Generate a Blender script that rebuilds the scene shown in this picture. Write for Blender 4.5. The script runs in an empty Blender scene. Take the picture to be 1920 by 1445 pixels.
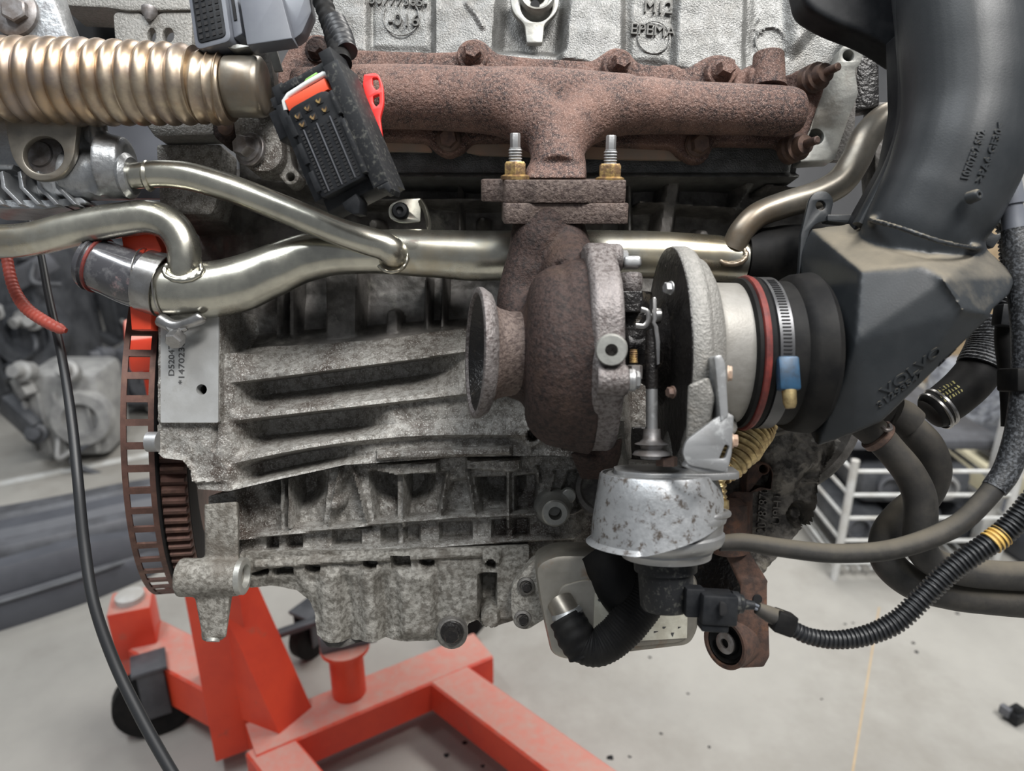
import bpy, bmesh, math, random
import numpy as np
from mathutils import Vector, Matrix, noise
R = math.radians
random.seed(7)
# ---------------------------------------------------------------- camera, world, lights
SCN = bpy.context.scene
COL = SCN.collection
CAMZ = 1.10
PITCH = 20.0
F, CX, CY = 1333.0, 960.0, 722.5
S = 0.6 / F                                   # metres per unit on the reference plane, 0.6 m ahead
M = Matrix.Translation((0, 0, CAMZ)) @ Matrix.Rotation(R(-PITCH), 4, 'X')
cam = bpy.data.cameras.new('camera')
cam.sensor_width = 36.0
cam.lens = 36.0 * F / 1920.0
cam.clip_start = 0.02
cam.clip_end = 60
cam.dof.use_dof = True
cam.dof.focus_distance = 0.56
cam.dof.aperture_fstop = 5.6
camo = bpy.data.objects.new('camera', cam)
COL.objects.link(camo)
camo.matrix_world = M @ Matrix.Rotation(R(90), 4, 'X')
SCN.camera = camo
SCN.view_settings.view_transform = 'Standard'
SCN.view_settings.look = 'None'
SCN.view_settings.gamma = 1.0
SCN.view_settings.use_curve_mapping = False
SCN.view_settings.exposure = 0.0
wd = bpy.data.worlds.new('shop_air')
SCN.world = wd
wd.use_nodes = True
wd.node_tree.nodes['Background'].inputs[0].default_value = (0.80, 0.84, 0.90, 1)
wd.node_tree.nodes['Background'].inputs[1].default_value = 0.25


def lamp(name, loc, aim, sx, sy, power, col=(1, 1, 1)):
    l = bpy.data.lights.new(name, 'AREA')
    l.shape = 'RECTANGLE'
    l.size, l.size_y, l.energy, l.color = sx, sy, power, col
    o = bpy.data.objects.new(name, l)
    COL.objects.link(o)
    o.location = loc
    o.rotation_euler = (Vector(aim) - Vector(loc)).to_track_quat('-Z', 'Y').to_euler()
    return o


lamp('ceiling_strip_light', (0.9, -0.25, 2.9), (0.1, 0.6, 0.7), 1.8, 0.35, 98, (1.0, 0.98, 0.95))
lamp('ceiling_strip_light', (-0.9, 0.1, 3.0), (-0.1, 0.6, 0.8), 1.6, 0.3, 40, (0.93, 0.97, 1.0))
lamp('ceiling_strip_light', (0.8, 2.6, 3.3), (0.4, 2.2, 0.0), 2.6, 0.5, 80, (1.0, 0.97, 0.92))
lamp('ceiling_strip_light', (-2.4, 3.2, 3.3), (-1.8, 2.8, 0.0), 2.4, 0.4, 14, (0.95, 0.98, 1.0))

# ---------------------------------------------------------------- materials


def mat(name, base=(.5, .5, .5), rough=.5, metal=0.0, c2=None, c3=None, sc=60, sc2=12, lo=.4, hi=.6, lo2=.5, hi2=.65,
        bump=0.0, bsc=400, bdist=.0004, rvar=0.0, dust=None, dlo=.55, dhi=.95, coat=0.0, alpha=1.0, trans=0.0, spec=None, emis=None, bdet=3.0, voro=False, stretch=None, c4=None):
    m = bpy.data.materials.new(name)
    m.use_nodes = True
    nt = m.node_tree
    N, L = nt.nodes, nt.links
    b = N['Principled BSDF']
    b.inputs['Metallic'].default_value = metal
    b.inputs['Roughness'].default_value = rough
    b.inputs['Coat Weight'].default_value = coat
    if spec is not None:
        b.inputs['Specular IOR Level'].default_value = spec
    if trans:
        b.inputs['Transmission Weight'].default_value = trans
    b.inputs['Alpha'].default_value = alpha
    tc = N.new('ShaderNodeTexCoord')
    src = tc.outputs['Object']
    if stretch:
        mp = N.new('ShaderNodeMapping')
        mp.inputs['Scale'].default_value = stretch
        L.new(src, mp.inputs['Vector'])
        src = mp.outputs['Vector']

    def noise_node(scale, det=4, rgh=.6):
        n = N.new('ShaderNodeTexNoise')
        n.inputs['Scale'].default_value = scale
        n.inputs['Detail'].default_value = det
        n.inputs['Roughness'].default_value = rgh
        L.new(src, n.inputs['Vector'])
        return n

    def ramp(inp, a, c):
        r = N.new('ShaderNodeMapRange')
        r.inputs['From Min'].default_value = a
        r.inputs['From Max'].default_value = c
        L.new(inp, r.inputs['Value'])
        return r.outputs['Result']

    def mix(fac, a, c):
        x = N.new('ShaderNodeMix')
        x.data_type = 'RGBA'
        L.new(fac, x.inputs['Factor'])
        for v, s in ((a, x.inputs[6]), (c, x.inputs[7])):
            if isinstance(v, tuple):
                s.default_value = (*v, 1)
            else:
                L.new(v, s)
        return x.outputs[2]
    col = base
    if c2:
        n1 = noise_node(sc, 5, .65)
        col = mix(ramp(n1.outputs['Fac'], lo, hi), base, c2)
    if c3:
        n2 = noise_node(sc2, 6, .7)
        col = mix(ramp(n2.outputs['Fac'], lo2, hi2), col if not isinstance(col, tuple) else base, c3)
    if c4:
        n4 = noise_node(sc * 4.5, 2, .5)
        col = mix(ramp(n4.outputs['Fac'], .56, .64), col, c4)
    if dust:
        g = N.new('ShaderNodeNewGeometry')
        sp = N.new('ShaderNodeSeparateXYZ')
        L.new(g.outputs['Normal'], sp.inputs[0])
        nd = noise_node(45, 5, .7)
        ad = N.new('ShaderNodeMath')
        ad.operation = 'MULTIPLY_ADD'
        L.new(nd.outputs['Fac'], ad.inputs[0])
        ad.inputs[1].default_value = .5
        L.new(sp.outputs['Z'], ad.inputs[2])
        fd = ramp(ad.outputs[0], dlo, dhi)
        col = mix(fd, col, dust)
        rr = N.new('ShaderNodeMapRange')
        L.new(fd, rr.inputs['Value'])
        rr.inputs['To Min'].default_value = rough
        rr.inputs['To Max'].default_value = .85
        L.new(rr.outputs['Result'], b.inputs['Roughness'])
    if isinstance(col, tuple):
        b.inputs['Base Color'].default_value = (*col, 1)
    else:
        L.new(col, b.inputs['Base Color'])
    if rvar and not dust:
        n3 = noise_node(sc2 * 2.3, 5, .6)
        rr = N.new('ShaderNodeMapRange')
        L.new(n3.outputs['Fac'], rr.inputs['Value'])
        rr.inputs['From Min'].default_value = .3
        rr.inputs['From Max'].default_value = .7
        rr.inputs['To Min'].default_value = max(.05, rough - rvar)
        rr.inputs['To Max'].default_value = min(1, rough + rvar)
        L.new(rr.outputs['Result'], b.inputs['Roughness'])
    if bump:
        if voro:
            nb = N.new('ShaderNodeTexVoronoi')
            nb.inputs['Scale'].default_value = bsc
            L.new(src, nb.inputs['Vector'])
            ho = nb.outputs['Distance']
        else:
            nb = noise_node(bsc, bdet, .6)
            ho = nb.outputs['Fac']
        bp = N.new('ShaderNodeBump')
        bp.inputs['Strength'].default_value = bump
        bp.inputs['Distance'].default_value = bdist
        L.new(ho, bp.inputs['Height'])
        L.new(bp.outputs[0], b.inputs['Normal'])
    if emis:
        b.inputs['Emission Color'].default_value = (*emis, 1)
        b.inputs['Emission Strength'].default_value = 1
    return m


MT = {}
MT['head'] = mat('cast_head', (.245, .245, .238), .45, .5, c2=(.175, .175, .168), sc=90, c3=(.12, .108, .094), sc2=9, lo2=.52, hi2=.72, bump=1.0, bsc=800, bdist=.0008, bdet=1.5)
MT['head_letter'] = mat('cast_letter_tops', (.135, .133, .126), .6, .3, c2=(.10, .098, .092), sc=200)
MT['block'] = mat('cast_block', (.31, .30, .278), .55, .3, c2=(.165, .152, .135), sc=180, lo=.43, hi=.59, c3=(.075, .058, .048), sc2=19, lo2=.49, hi2=.65, bump=.9, bsc=420, bdist=.0011, c4=(.41, .40, .375))
MT['block_dark'] = mat('cast_block_oily_shaded', (.16, .15, .14), .55, .2, c2=(.07, .066, .06), sc=40, c3=(.26, .25, .22), sc2=30, lo2=.58, hi2=.72, bump=.7, bsc=300, bdist=.0009)  # oily casting; on the upper block wall it also holds painted shade
MT['pan'] = mat('cast_pan', (.28, .268, .24), .62, .25, c2=(.135, .125, .108), sc=230, lo=.44, hi=.58, c3=(.11, .095, .078), sc2=16, lo2=.50, hi2=.66, bump=.9, bsc=420, bdist=.0010)
MT['machined'] = mat('machined_alloy', (.42, .42, .39), .45, .55, c2=(.32, .32, .30), sc=60, c3=(.22, .20, .17), sc2=16, lo2=.54, hi2=.72, bump=.35, bsc=300, bdist=.0005)
MT['machined_bright'] = mat('machined_bright', (.46, .465, .46), .45, .35, c2=(.40, .40, .39), sc=30, c3=(.28, .26, .23), sc2=20, lo2=.58, hi2=.74, rvar=.08, bump=.2, bsc=300, bdist=.0004)
MT['rust'] = mat('rusted_iron', (.135, .078, .063), .76, .2, c2=(.042, .029, .028), sc=330, lo=.43, hi=.58, c3=(.20, .115, .09), sc2=22, lo2=.46, hi2=.64, bump=1.0, bsc=420, bdist=.0013, bdet=2, c4=(.33, .235, .20))
MT['rust_dark'] = mat('dark_rusted_iron', (.048, .031, .027), .70, .2, spec=.3, c2=(.022, .016, .015), sc=300, lo=.44, hi=.60, c3=(.07, .043, .031), sc2=14, lo2=.54, hi2=.74, bump=1.0, bsc=430, bdist=.0009, bdet=2)  # dark rust; the shadow over the turbine is put into this colour
MT['rust_grey'] = mat('greyed_iron', (.185, .168, .163), .58, .45, c2=(.085, .07, .067), sc=330, lo=.44, hi=.60, c3=(.225, .205, .20), sc2=18, bump=1.0, bsc=430, bdist=.0010, bdet=2)
MT['rust_mid'] = mat('grey_brown_iron', (.15, .115, .10), .68, .3, c2=(.07, .05, .045), sc=330, lo=.44, hi=.60, c3=(.12, .085, .07), sc2=18, bump=1.0, bsc=430, bdist=.0010, bdet=2)
MT['rust_brown'] = mat('brown_rust', (.12, .068, .05), .8, .15, c2=(.06, .04, .034), sc=120, c3=(.24, .105, .05), sc2=20, lo2=.54, hi2=.70, bump=.7, bsc=260, bdist=.0008)
MT['pipe'] = mat('plated_steel', (.58, .565, .485), .26, .95, c2=(.42, .41, .36), sc=26, c3=(.50, .42, .28), sc2=7, lo2=.54, hi2=.72, rvar=.09, bump=.12, bsc=120, bdist=.0003)
MT['pipe_grey'] = mat('plated_steel_dirty', (.27, .245, .205), .38, .7, c2=(.19, .175, .15), sc=30, c3=(.22, .17, .12), sc2=12, lo2=.5, hi2=.66, rvar=.08, bump=.2, bsc=200, bdist=.0003)
MT['bellows'] = mat('heat_tinted_steel', (.42, .31, .21), .40, .95, c2=(.33, .27, .23), sc=34, c3=(.52, .44, .33), sc2=14, rvar=.1)
MT['clamp'] = mat('dark_clamp_steel', (.09, .092, .095), .4, .7, c2=(.10, .10, .105), sc=60)  # steel darkened, with the shade on the coupling clamp in its colour
MT['steel'] = mat('bright_steel', (.44, .435, .43), .30, .95, c2=(.32, .31, .30), sc=50, rvar=.1)
MT['steel_dull'] = mat('dull_zinc', (.36, .365, .37), .45, .75, c2=(.33, .33, .33), sc=60, c3=(.55, .56, .56), sc2=40, lo2=.55, hi2=.62, bump=.2, bsc=300)
MT['bolt_dark'] = mat('dark_bolt', (.12, .085, .075), .6, .6, c2=(.2, .13, .1), sc=120, bump=.5, bsc=500)
MT['bolt_grey'] = mat('grey_bolt', (.28, .27, .27), .5, .7, c2=(.18, .16, .15), sc=90, bump=.3, bsc=400)
MT['brass'] = mat('brassy_nut', (.42, .29, .12), .5, .8, c2=(.22, .14, .08), sc=200, lo=.42, hi=.55, bump=.7, bsc=500)
MT['copper'] = mat('gasket_metal', (.55, .38, .28), .5, .4, c2=(.45, .37, .3), sc=30)
MT['plastic'] = mat('black_plastic', (.010, .011, .013), .48, 0, spec=.2, c2=(.018, .019, .021), sc=80, bump=.15, bsc=900, bdist=.0002)
MT['plastic_grey'] = mat('grey_plastic', (.11, .118, .14), .45, 0, c2=(.13, .14, .16), sc=20, bump=.1, bsc=900, bdist=.0002)
MT['plastic_deep'] = mat('matt_black', (.006, .006, .007), .8, 0)  # also blackens holes, slots and chambers in place of real shade
MT['duct'] = mat('dusty_black_plastic', (.020, .023, .026), .40, 0, spec=.4, c2=(.028, .031, .034), sc=20, bump=.3, bsc=800, bdist=.0002, dust=(.22, .19, .14), dlo=.80, dhi=1.4)
MT['dustplast'] = mat('scuffed_black_plastic', (.016, .017, .019), .5, 0, spec=.25, c2=(.10, .10, .09), sc=300, lo=.54, hi=.72, bump=.3, bsc=700, bdist=.0002)
MT['rubber'] = mat('black_rubber', (.007, .007, .0075), .6, 0, spec=.15, c2=(.014, .0135, .013), sc=40, bump=.3, bsc=600, bdist=.0002)
MT['rubber_dusty'] = mat('dusty_rubber', (.032, .031, .030), .6, 0, c2=(.052, .048, .043), sc=35, c3=(.022, .022, .021), sc2=14, bump=.3, bsc=500, bdist=.0002, dust=(.12, .105, .08), dlo=.75, dhi=1.4, spec=.25)
MT['braid'] = mat('braided_sleeve', (.015, .016, .018), .5, 0, c2=(.075, .08, .088), sc=520, lo=.5, hi=.56, bump=.8, bsc=500, bdist=.0007)
MT['red_plastic'] = mat('red_plastic', (.78, .035, .03), .4, 0)
MT['orange_plastic'] = mat('orange_red_seal', (.75, .09, .035), .5, 0)
MT['white_plastic'] = mat('white_seal', (.72, .74, .72), .5, 0)
MT['red_paint'] = mat('red_paint', (.80, .075, .03), .42, 0, c2=(.70, .06, .028), sc=8, c3=(.55, .10, .06), sc2=20, lo2=.62, hi2=.72, dust=(.50, .31, .26), dlo=.88, dhi=1.35)
MT['red_rubber'] = mat('red_ring', (.20, .035, .028), .55, 0, c2=(.10, .022, .02), sc=60, bump=.3, bsc=400)
MT['red_tube'] = mat('faded_red_tube', (.46, .085, .058), .5, 0, c2=(.38, .07, .05), sc=30)
MT['blue'] = mat('blue_clamp_screw', (.014, .055, .11), .45, .2, c2=(.012, .03, .055), sc=90)
MT['yellow'] = mat('yellow_band', (.62, .40, .10), .6, 0, c2=(.5, .33, .1), sc=90)
MT['gold'] = mat('gold_flexible', (.55, .43, .22), .4, .85, c2=(.28, .2, .1), sc=120, bump=.3, bsc=500)
MT['shield'] = mat('pitted_zinc_shield', (.42, .43, .44), .40, .6, c2=(.33, .34, .35), sc=20, c3=(.12, .10, .085), sc2=170, lo2=.53, hi2=.63, rvar=.1, bump=.5, bsc=330, bdist=.0004)
MT['alloy_grey'] = mat('sand_cast_alloy', (.27, .262, .245), .58, .35, c2=(.21, .205, .19), sc=320, c3=(.20, .18, .15), sc2=14, lo2=.58, hi2=.78, bump=1.0, bsc=560, bdist=.0010, bdet=2)
MT['alloy_smooth'] = mat('smooth_cast_alloy', (.29, .28, .26), .5, .4, c2=(.24, .23, .21), sc=60, c3=(.18, .165, .14), sc2=16, lo2=.58, hi2=.74, bump=.35, bsc=500, bdist=.0004)
MT['alloy_shiny'] = mat('tumbled_alloy', (.40, .41, .42), .40, .75, c2=(.27, .28, .29), sc=30, c3=(.17, .16, .16), sc2=24, lo2=.55, hi2=.7, bump=.5, bsc=170, bdist=.0012)
MT['oily'] = mat('oily_black_iron', (.018, .016, .015), .32, .2, c2=(.012, .011, .011), sc=60, c3=(.10, .085, .065), sc2=50, lo2=.6, hi2=.7, bump=.9, bsc=240, bdist=.0013)
MT['mount'] = mat('dirty_cast_arm', (.20, .185, .165), .6, .25, c2=(.06, .055, .05), sc=60, lo=.46, hi=.58, c3=(.35, .32, .26), sc2=26, lo2=.56, hi2=.7, bump=.9, bsc=260, bdist=.0012)
MT['cooler'] = mat('oil_cooler_shell', (.34, .32, .28), .40, .6, c2=(.24, .225, .195), sc=14, c3=(.24, .17, .12), sc2=26, lo2=.58, hi2=.7, rvar=.1)
MT['label'] = mat('aged_label', (.55, .54, .46), .6, 0, c2=(.42, .40, .33), sc=60)
MT['ink'] = mat('dark_ink', (.05, .05, .05), .7, 0)
MT['yellow_ink'] = mat('yellow_ink', (.42, .38, .14), .7, 0)
MT['fly'] = mat('flywheel_steel', (.14, .075, .06), .55, .5, c2=(.09, .05, .04), sc=50, c3=(.2, .11, .08), sc2=20, bump=.2, bsc=300)
MT['clear'] = mat('clouded_hose', (.05, .05, .056), .22, 0, c2=(.11, .11, .115), sc=90, lo=.5, hi=.65, c3=(.33, .22, .22), sc2=30, lo2=.6, hi2=.72, coat=.6)
MT['cable'] = mat('black_cable', (.016, .017, .019), .45, 0)
MT['green_wire'] = mat('green_wire', (.25, .5, .12), .4, 0)
MT['floor'] = mat('concrete_floor', (.37, .36, .333), .62, 0, c2=(.31, .30, .278), sc=3.5, lo=.35, hi=.65, c3=(.24, .225, .20), sc2=1.6, lo2=.5, hi2=.72, bump=.1, bsc=60, bdist=.001)
MT['wallm'] = mat('shop_wall', (.42, .42, .43), .8, 0, c2=(.35, .35, .36), sc=2)
MT['bg_dark'] = mat('dark_part', (.045, .048, .055), .45, .1, c2=(.09, .095, .105), sc=9)
MT['bg_grey'] = mat('grey_bumper', (.062, .066, .078), .5, 0, c2=(.085, .09, .105), sc=4)
MT['bg_light'] = mat('pale_part', (.38, .38, .37), .5, .2, c2=(.25, .25, .25), sc=14)
MT['bg_mid'] = mat('mid_grey_part', (.125, .13, .145), .5, .2, c2=(.08, .082, .09), sc=9)
MT['white'] = mat('white_paint', (.62, .63, .62), .5, 0, c2=(.48, .47, .44), sc=12)
MT['wood'] = mat('pale_board', (.50, .38, .24), .7, 0, c2=(.42, .31, .19), sc=10)
MT['cream'] = mat('cream_panel', (.60, .56, .40), .5, 0, c2=(.5, .46, .34), sc=8)
MT['wrap'] = mat('plastic_wrap', (.42, .44, .48), .25, 0, c2=(.18, .19, .22), sc=25, lo=.4, hi=.6, coat=.5, bump=1, bsc=30, bdist=.02)

# ---------------------------------------------------------------- coordinates and objects
# Engine frame: x right, y away from the camera, z up, tilted with the engine (PITCH); photo pixel + depth t -> point


def q(px, py, t=0.0):
    k = S * (F + t)
    return Vector((k * (px - CX) / F, k, k * (CY - py) / F))


def uu(t=0.0):
    return S * (F + t) / F


MI = M.inverted()


def floor_pt(px, py, z=0.0):
    d = M.to_3x3() @ Vector(((px - CX) / F, 1, (CY - py) / F))
    s = (z - CAMZ) / d.z
    return Vector((0, 0, CAMZ)) + d * s


def world_pt(px, py, dist):
    """point on the pixel's ray at the given horizontal distance"""
    d = M.to_3x3() @ Vector(((px - CX) / F, 1, (CY - py) / F))
    return Vector((0, 0, CAMZ)) + d * (dist / d.y)


INFO = {}


def _props(o, label=None, cat=None, group=None, kind=None):
    if label:
        o['label'] = label
    if cat:
        o['category'] = cat
    if group:
        o['group'] = group
    if kind:
        o['kind'] = kind


def thing(name, label, cat, at, group=None, world=False, kind=None):
    o = bpy.data.objects.new(name, None)
    o.empty_display_size = .02
    COL.objects.link(o)
    off = Vector(at) if world else q(*at)
    o.matrix_world = Matrix.Translation(off) if world else M @ Matrix.Translation(off)
    INFO[o.name] = off
    _props(o, label, cat, group, kind)
    return o


class G:
    """a bag of vertices and faces; the methods add shapes in engine-frame metres"""

    def __init__(s):
        s.v, s.f = [], []

    def add(s, vs, fs):
        o = len(s.v)
        s.v += [tuple(v) for v in vs]
        s.f += [tuple(i + o for i in f) for f in fs]
        return s

    def mesh(s, me):
        s.add([v.co for v in me.vertices], [tuple(p.vertices) for p in me.polygons])
        return s

    def xform(s, mx):
        s.v = [tuple(mx @ Vector(v)) for v in s.v]
        return s

    def loft(s, rings, closed=True, cap=True):
        n = len(rings[0])
        vs = [p for r in rings for p in r]
        fs = []
        for i in range(len(rings) - 1):
            for j in range(n if closed else n - 1):
                k = (j + 1) % n
                fs.append((i * n + j, i * n + k, (i + 1) * n + k, (i + 1) * n + j))
        if cap and closed:
            fs.append(tuple(reversed(range(n))))
            fs.append(tuple(range((len(rings) - 1) * n, len(rings) * n)))
        return s.add(vs, fs)

    def path(s, P, rad, n=16, cap=True, flat=None, up=None):
        """sweep circles (or flat=(w,h) rounded rectangles) along P"""
        T = []
        for i in range(len(P)):
            a, b = P[max(0, i - 1)], P[min(len(P) - 1, i + 1)]
            T.append((b - a).normalized())
        u = up.copy() if up else (Vector((0, 0, 1)) if abs(T[0].z) < .9 else Vector((1, 0, 0)))
        rings = []
        for i, p in enumerate(P):
            u = (u - T[i] * u.dot(T[i]))
            u = u.normalized() if u.length > 1e-6 else T[i].orthogonal().normalized()
            w = T[i].cross(u)
            ring = []
            for j in range(n):
                a = 2 * math.pi * (j + .5) / n
                c, d = math.cos(a), math.sin(a)
                if flat:
                    e = 2.0 / flat[2] if len(flat) > 2 else .5
                    c2 = math.copysign(abs(c) ** e, c) * flat[0]
                    d2 = math.copysign(abs(d) ** e, d) * flat[1]
                    ring.append(p + u * (c2 * rad[i]) + w * (d2 * rad[i]))
                else:
                    ring.append(p + (u * c + w * d) * rad[i])
            rings.append(ring)
        return s.loft(rings, True, cap)

    def tube(s, pts, r=None, n=18, step=6, cor=None, cap=True, smooth=True, flat=None, up=None):
        """pts: photo px, py, t (, r in photo px). cor(arclength in m)->radius factor"""
        P = [q(*p[:3]) for p in pts]
        rr = [(p[3] if len(p) > 3 else r) * uu(p[2]) for p in pts]
        Q, RR = spline(P, rr, step * S) if smooth else (P, rr)
        if cor:
            L = 0
            out = []
            for i in range(len(Q)):
                if i:
                    L += (Q[i] - Q[i - 1]).length
                out.append(RR[i] * cor(L))
            RR = out
        return s.path(Q, RR, n, cap, flat, up)

    def lathe(s, c, axis, prof, n=40, cap=True, rfun=None, start=0.0, sc=None):
        """c photo px,py,t ; prof (along axis, radius) in photo px at c's depth"""
        k = sc if sc else uu(c[2])
        o = q(*c)
        return s.lathe0(o, Vector(axis), [(a * k, r * k) for a, r in prof], n, cap, rfun, start)

    def lathe0(s, o, ax, prof, n=40, cap=True, rfun=None, start=0.0):
        ax = ax.normalized()
        u = Vector((0, 0, 1)) if abs(ax.z) < .9 else Vector((1, 0, 0))
        u = (u - ax * u.dot(ax)).normalized()
        w = ax.cross(u)
        rings = []
        for a, r in prof:
            ring = []
            for j in range(n):
                th = 2 * math.pi * j / n + start
                k = rfun(th) if rfun else 1
                ring.append(o + ax * a + (u * math.cos(th) + w * math.sin(th)) * max(r * k, 1e-6))
            rings.append(ring)
        return s.loft(rings, True, cap)

    def box(s, c, size, rot=None, bev=0.0, world=False):
        """c photo px,py,t of the centre; size in photo px (x, depth, z) at that depth"""
        k = 1 if world else uu(c[2])
        o = Vector(c) if world else q(*c)
        bm = bmesh.new()
        bmesh.ops.create_cube(bm, size=1)
        bmesh.ops.scale(bm, vec=Vector(size) * k, verts=bm.verts)
        if bev:
            bmesh.ops.bevel(bm, geom=bm.edges[:], offset=bev * k, segments=2, profile=.5, affect='EDGES')
        mx = Matrix.Translation(o)
        if rot:
            from mathutils import Euler
            mx = mx @ Euler([R(a) for a in rot]).to_matrix().to_4x4()
        bmesh.ops.transform(bm, matrix=mx, verts=bm.verts)
        bm.verts.index_update()
        s.add([v.co for v in bm.verts], [tuple(v.index for v in f.verts) for f in bm.faces])
        bm.free()
        return s

    def hull(s, pts):
        bm = bmesh.new()
        for p in pts:
            bm.verts.new(q(*p))
        r = bmesh.ops.convex_hull(bm, input=bm.verts)
        bmesh.ops.delete(bm, geom=[g for g in r['geom_interior'] if isinstance(g, bmesh.types.BMVert)], context='VERTS')
        bm.verts.index_update()
        s.add([v.co for v in bm.verts], [tuple(v.index for v in f.verts) for f in bm.faces])
        bm.free()
        return s

    def plate(s, outs, t0, t1, bev=0, mx=None, unit=None):
        """outline(s) in photo px at depth t0, extruded straight back to t1 (holes = further outlines).
        With mx: outlines are (a, b) in units of `unit` metres in the frame mx, thickness t0..t1 along its -z"""
        if not isinstance(outs[0][0], (tuple, list)):
            outs = [outs]
        cu = bpy.data.curves.new('c', 'CURVE')
        cu.dimensions = '2D'
        cu.fill_mode = 'BOTH'
        k = unit if mx is not None else uu(t0)
        th = abs(t1 - t0) * (unit if mx is not None else S)
        b = min(bev * k, th * .49)
        for o in outs:
            sp = cu.splines.new('POLY')
            sp.points.add(len(o) - 1)
            for i, p in enumerate(o):
                x, y = (p[0] * k, p[1] * k) if mx is not None else (k * (p[0] - CX), k * (CY - p[1]))
                sp.points[i].co = (x, y, 0, 1)
            sp.use_cyclic_u = True
        cu.extrude = th / 2 - b
        cu.bevel_depth = b
        cu.bevel_resolution = 1
        cu.offset = -b
        ob = bpy.data.objects.new('c', cu)
        me = bpy.data.meshes.new_from_object(ob)
        if mx is None:
            X = Matrix(((1, 0, 0, 0), (0, 0, -1, S * (F + t0) + th / 2), (0, 1, 0, 0), (0, 0, 0, 1)))
        else:
            X = mx @ Matrix.Translation((0, 0, -th / 2))
        me.transform(X)
        s.mesh(me)
        bpy.data.objects.remove(ob)
        bpy.data.curves.remove(cu)
        bpy.data.meshes.remove(me)
        return s


def spline(P, rr, step):
    Q, RR = [], []
    n = len(P)
    for i in range(n - 1):
        p0, p1, p2, p3 = P[max(i - 1, 0)], P[i], P[i + 1], P[min(i + 2, n - 1)]
        if i == 0:
            p0 = p1 * 2 - p2
        if i == n - 2:
            p3 = p2 * 2 - p1
        L = (p2 - p1).length
        m = max(2, int(L / step))
        # centripetal parameterisation keeps bends tidy
        d1, d2, d3 = [max((b - a).length, 1e-7) ** .5 for a, b in ((p0, p1), (p1, p2), (p2, p3))]
        m1 = (p2 - p1) + ((p1 - p0) / d1 - (p2 - p0) / (d1 + d2)) * d2
        m2 = (p2 - p1) + ((p3 - p2) / d3 - (p3 - p1) / (d2 + d3)) * d2
        for j in range(m):
            t = j / m
            t2, t3 = t * t, t * t * t
            Q.append(p1 * (2 * t3 - 3 * t2 + 1) + m1 * (t3 - 2 * t2 + t) + p2 * (-2 * t3 + 3 * t2) + m2 * (t3 - t2))
            e = t2 * (3 - 2 * t)
            RR.append(rr[i] * (1 - e) + rr[i + 1] * e)
    Q.append(P[-1])
    RR.append(rr[-1])
    return Q, RR


def circ(cx, cy, r, n=24, ry=None, a0=0):
    return [(cx + r * math.cos(a0 + 2 * math.pi * i / n), cy + (ry or r) * math.sin(a0 + 2 * math.pi * i / n)) for i in range(n)]


def rnd(pts, r=6, n=4):
    out = []
    m = len(pts)
    for i in range(m):
        p0, p1, p2 = [Vector((*pts[(i + k) % m][:2], 0)) for k in (-1, 0, 1)]
        rr = pts[i][2] if len(pts[i]) > 2 else r
        a, b = (p0 - p1), (p2 - p1)
        d = min(rr, a.length * .45, b.length * .45)
        s, e = p1 + a.normalized() * d, p1 + b.normalized() * d
        for j in range(n + 1):
            t = j / n
            p = s * (1 - t) ** 2 + p1 * 2 * t * (1 - t) + e * t * t
            out.append((p.x, p.y))
    return out


def add(name, g, m, parent=None, label=None, cat=None, group=None, kind=None, world=False, sharp=38, flat=False):
    """link g as one mesh object; parts share their thing's origin"""
    me = bpy.data.meshes.new(name)
    if parent is not None:
        p = parent
        while p.parent:
            p = p.parent
        off = INFO[p.name]
    else:
        a = np.array(g.v)
        lo, hi = a.min(0), a.max(0)
        off = Vector(((lo[0] + hi[0]) / 2, (lo[1] + hi[1]) / 2, lo[2]))
    a = np.array(g.v, dtype=float) - np.array(off)
    me.from_pydata(a.tolist(), [], g.f)
    me.validate()
    bm = bmesh.new()
    bm.from_mesh(me)
    bmesh.ops.remove_doubles(bm, verts=bm.verts, dist=1e-7)
    bmesh.ops.recalc_face_normals(bm, faces=bm.faces)
    bm.to_mesh(me)
    bm.free()
    me.materials.append(MT[m] if isinstance(m, str) else m)
    if not flat:
        me.shade_smooth()
        me.set_sharp_from_angle(angle=R(sharp))
    o = bpy.data.objects.new(name, me)
    COL.objects.link(o)
    if parent is not None:
        o.parent = parent
    else:
        o.matrix_world = Matrix.Translation(off) if world else M @ Matrix.Translation(off)
        INFO[o.name] = off
    _props(o, label, cat, group, kind)
    return o


def fuse(g, vox=3.2, it=6, fac=.5, rough=0.0):
    """melt the overlapping shapes of g into one casting"""
    me = bpy.data.meshes.new('f')
    me.from_pydata(g.v, [], g.f)
    bm = bmesh.new()
    bm.from_mesh(me)
    bmesh.ops.remove_doubles(bm, verts=bm.verts, dist=1e-7)
    bmesh.ops.recalc_face_normals(bm, faces=bm.faces)
    bm.to_mesh(me)
    bm.free()
    ob = bpy.data.objects.new('f', me)
    COL.objects.link(ob)
    md = ob.modifiers.new('r', 'REMESH')
    md.mode = 'VOXEL'
    md.voxel_size = vox * S
    if it:
        sm = ob.modifiers.new('s', 'SMOOTH')
        sm.iterations = it
        sm.factor = fac
    dg = bpy.context.evaluated_depsgraph_get()
    dg.update()
    m2 = bpy.data.meshes.new_from_object(ob.evaluated_get(dg))
    r = G().mesh(m2)
    bpy.data.objects.remove(ob)
    bpy.data.meshes.remove(me)
    bpy.data.meshes.remove(m2)
    return r


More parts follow.
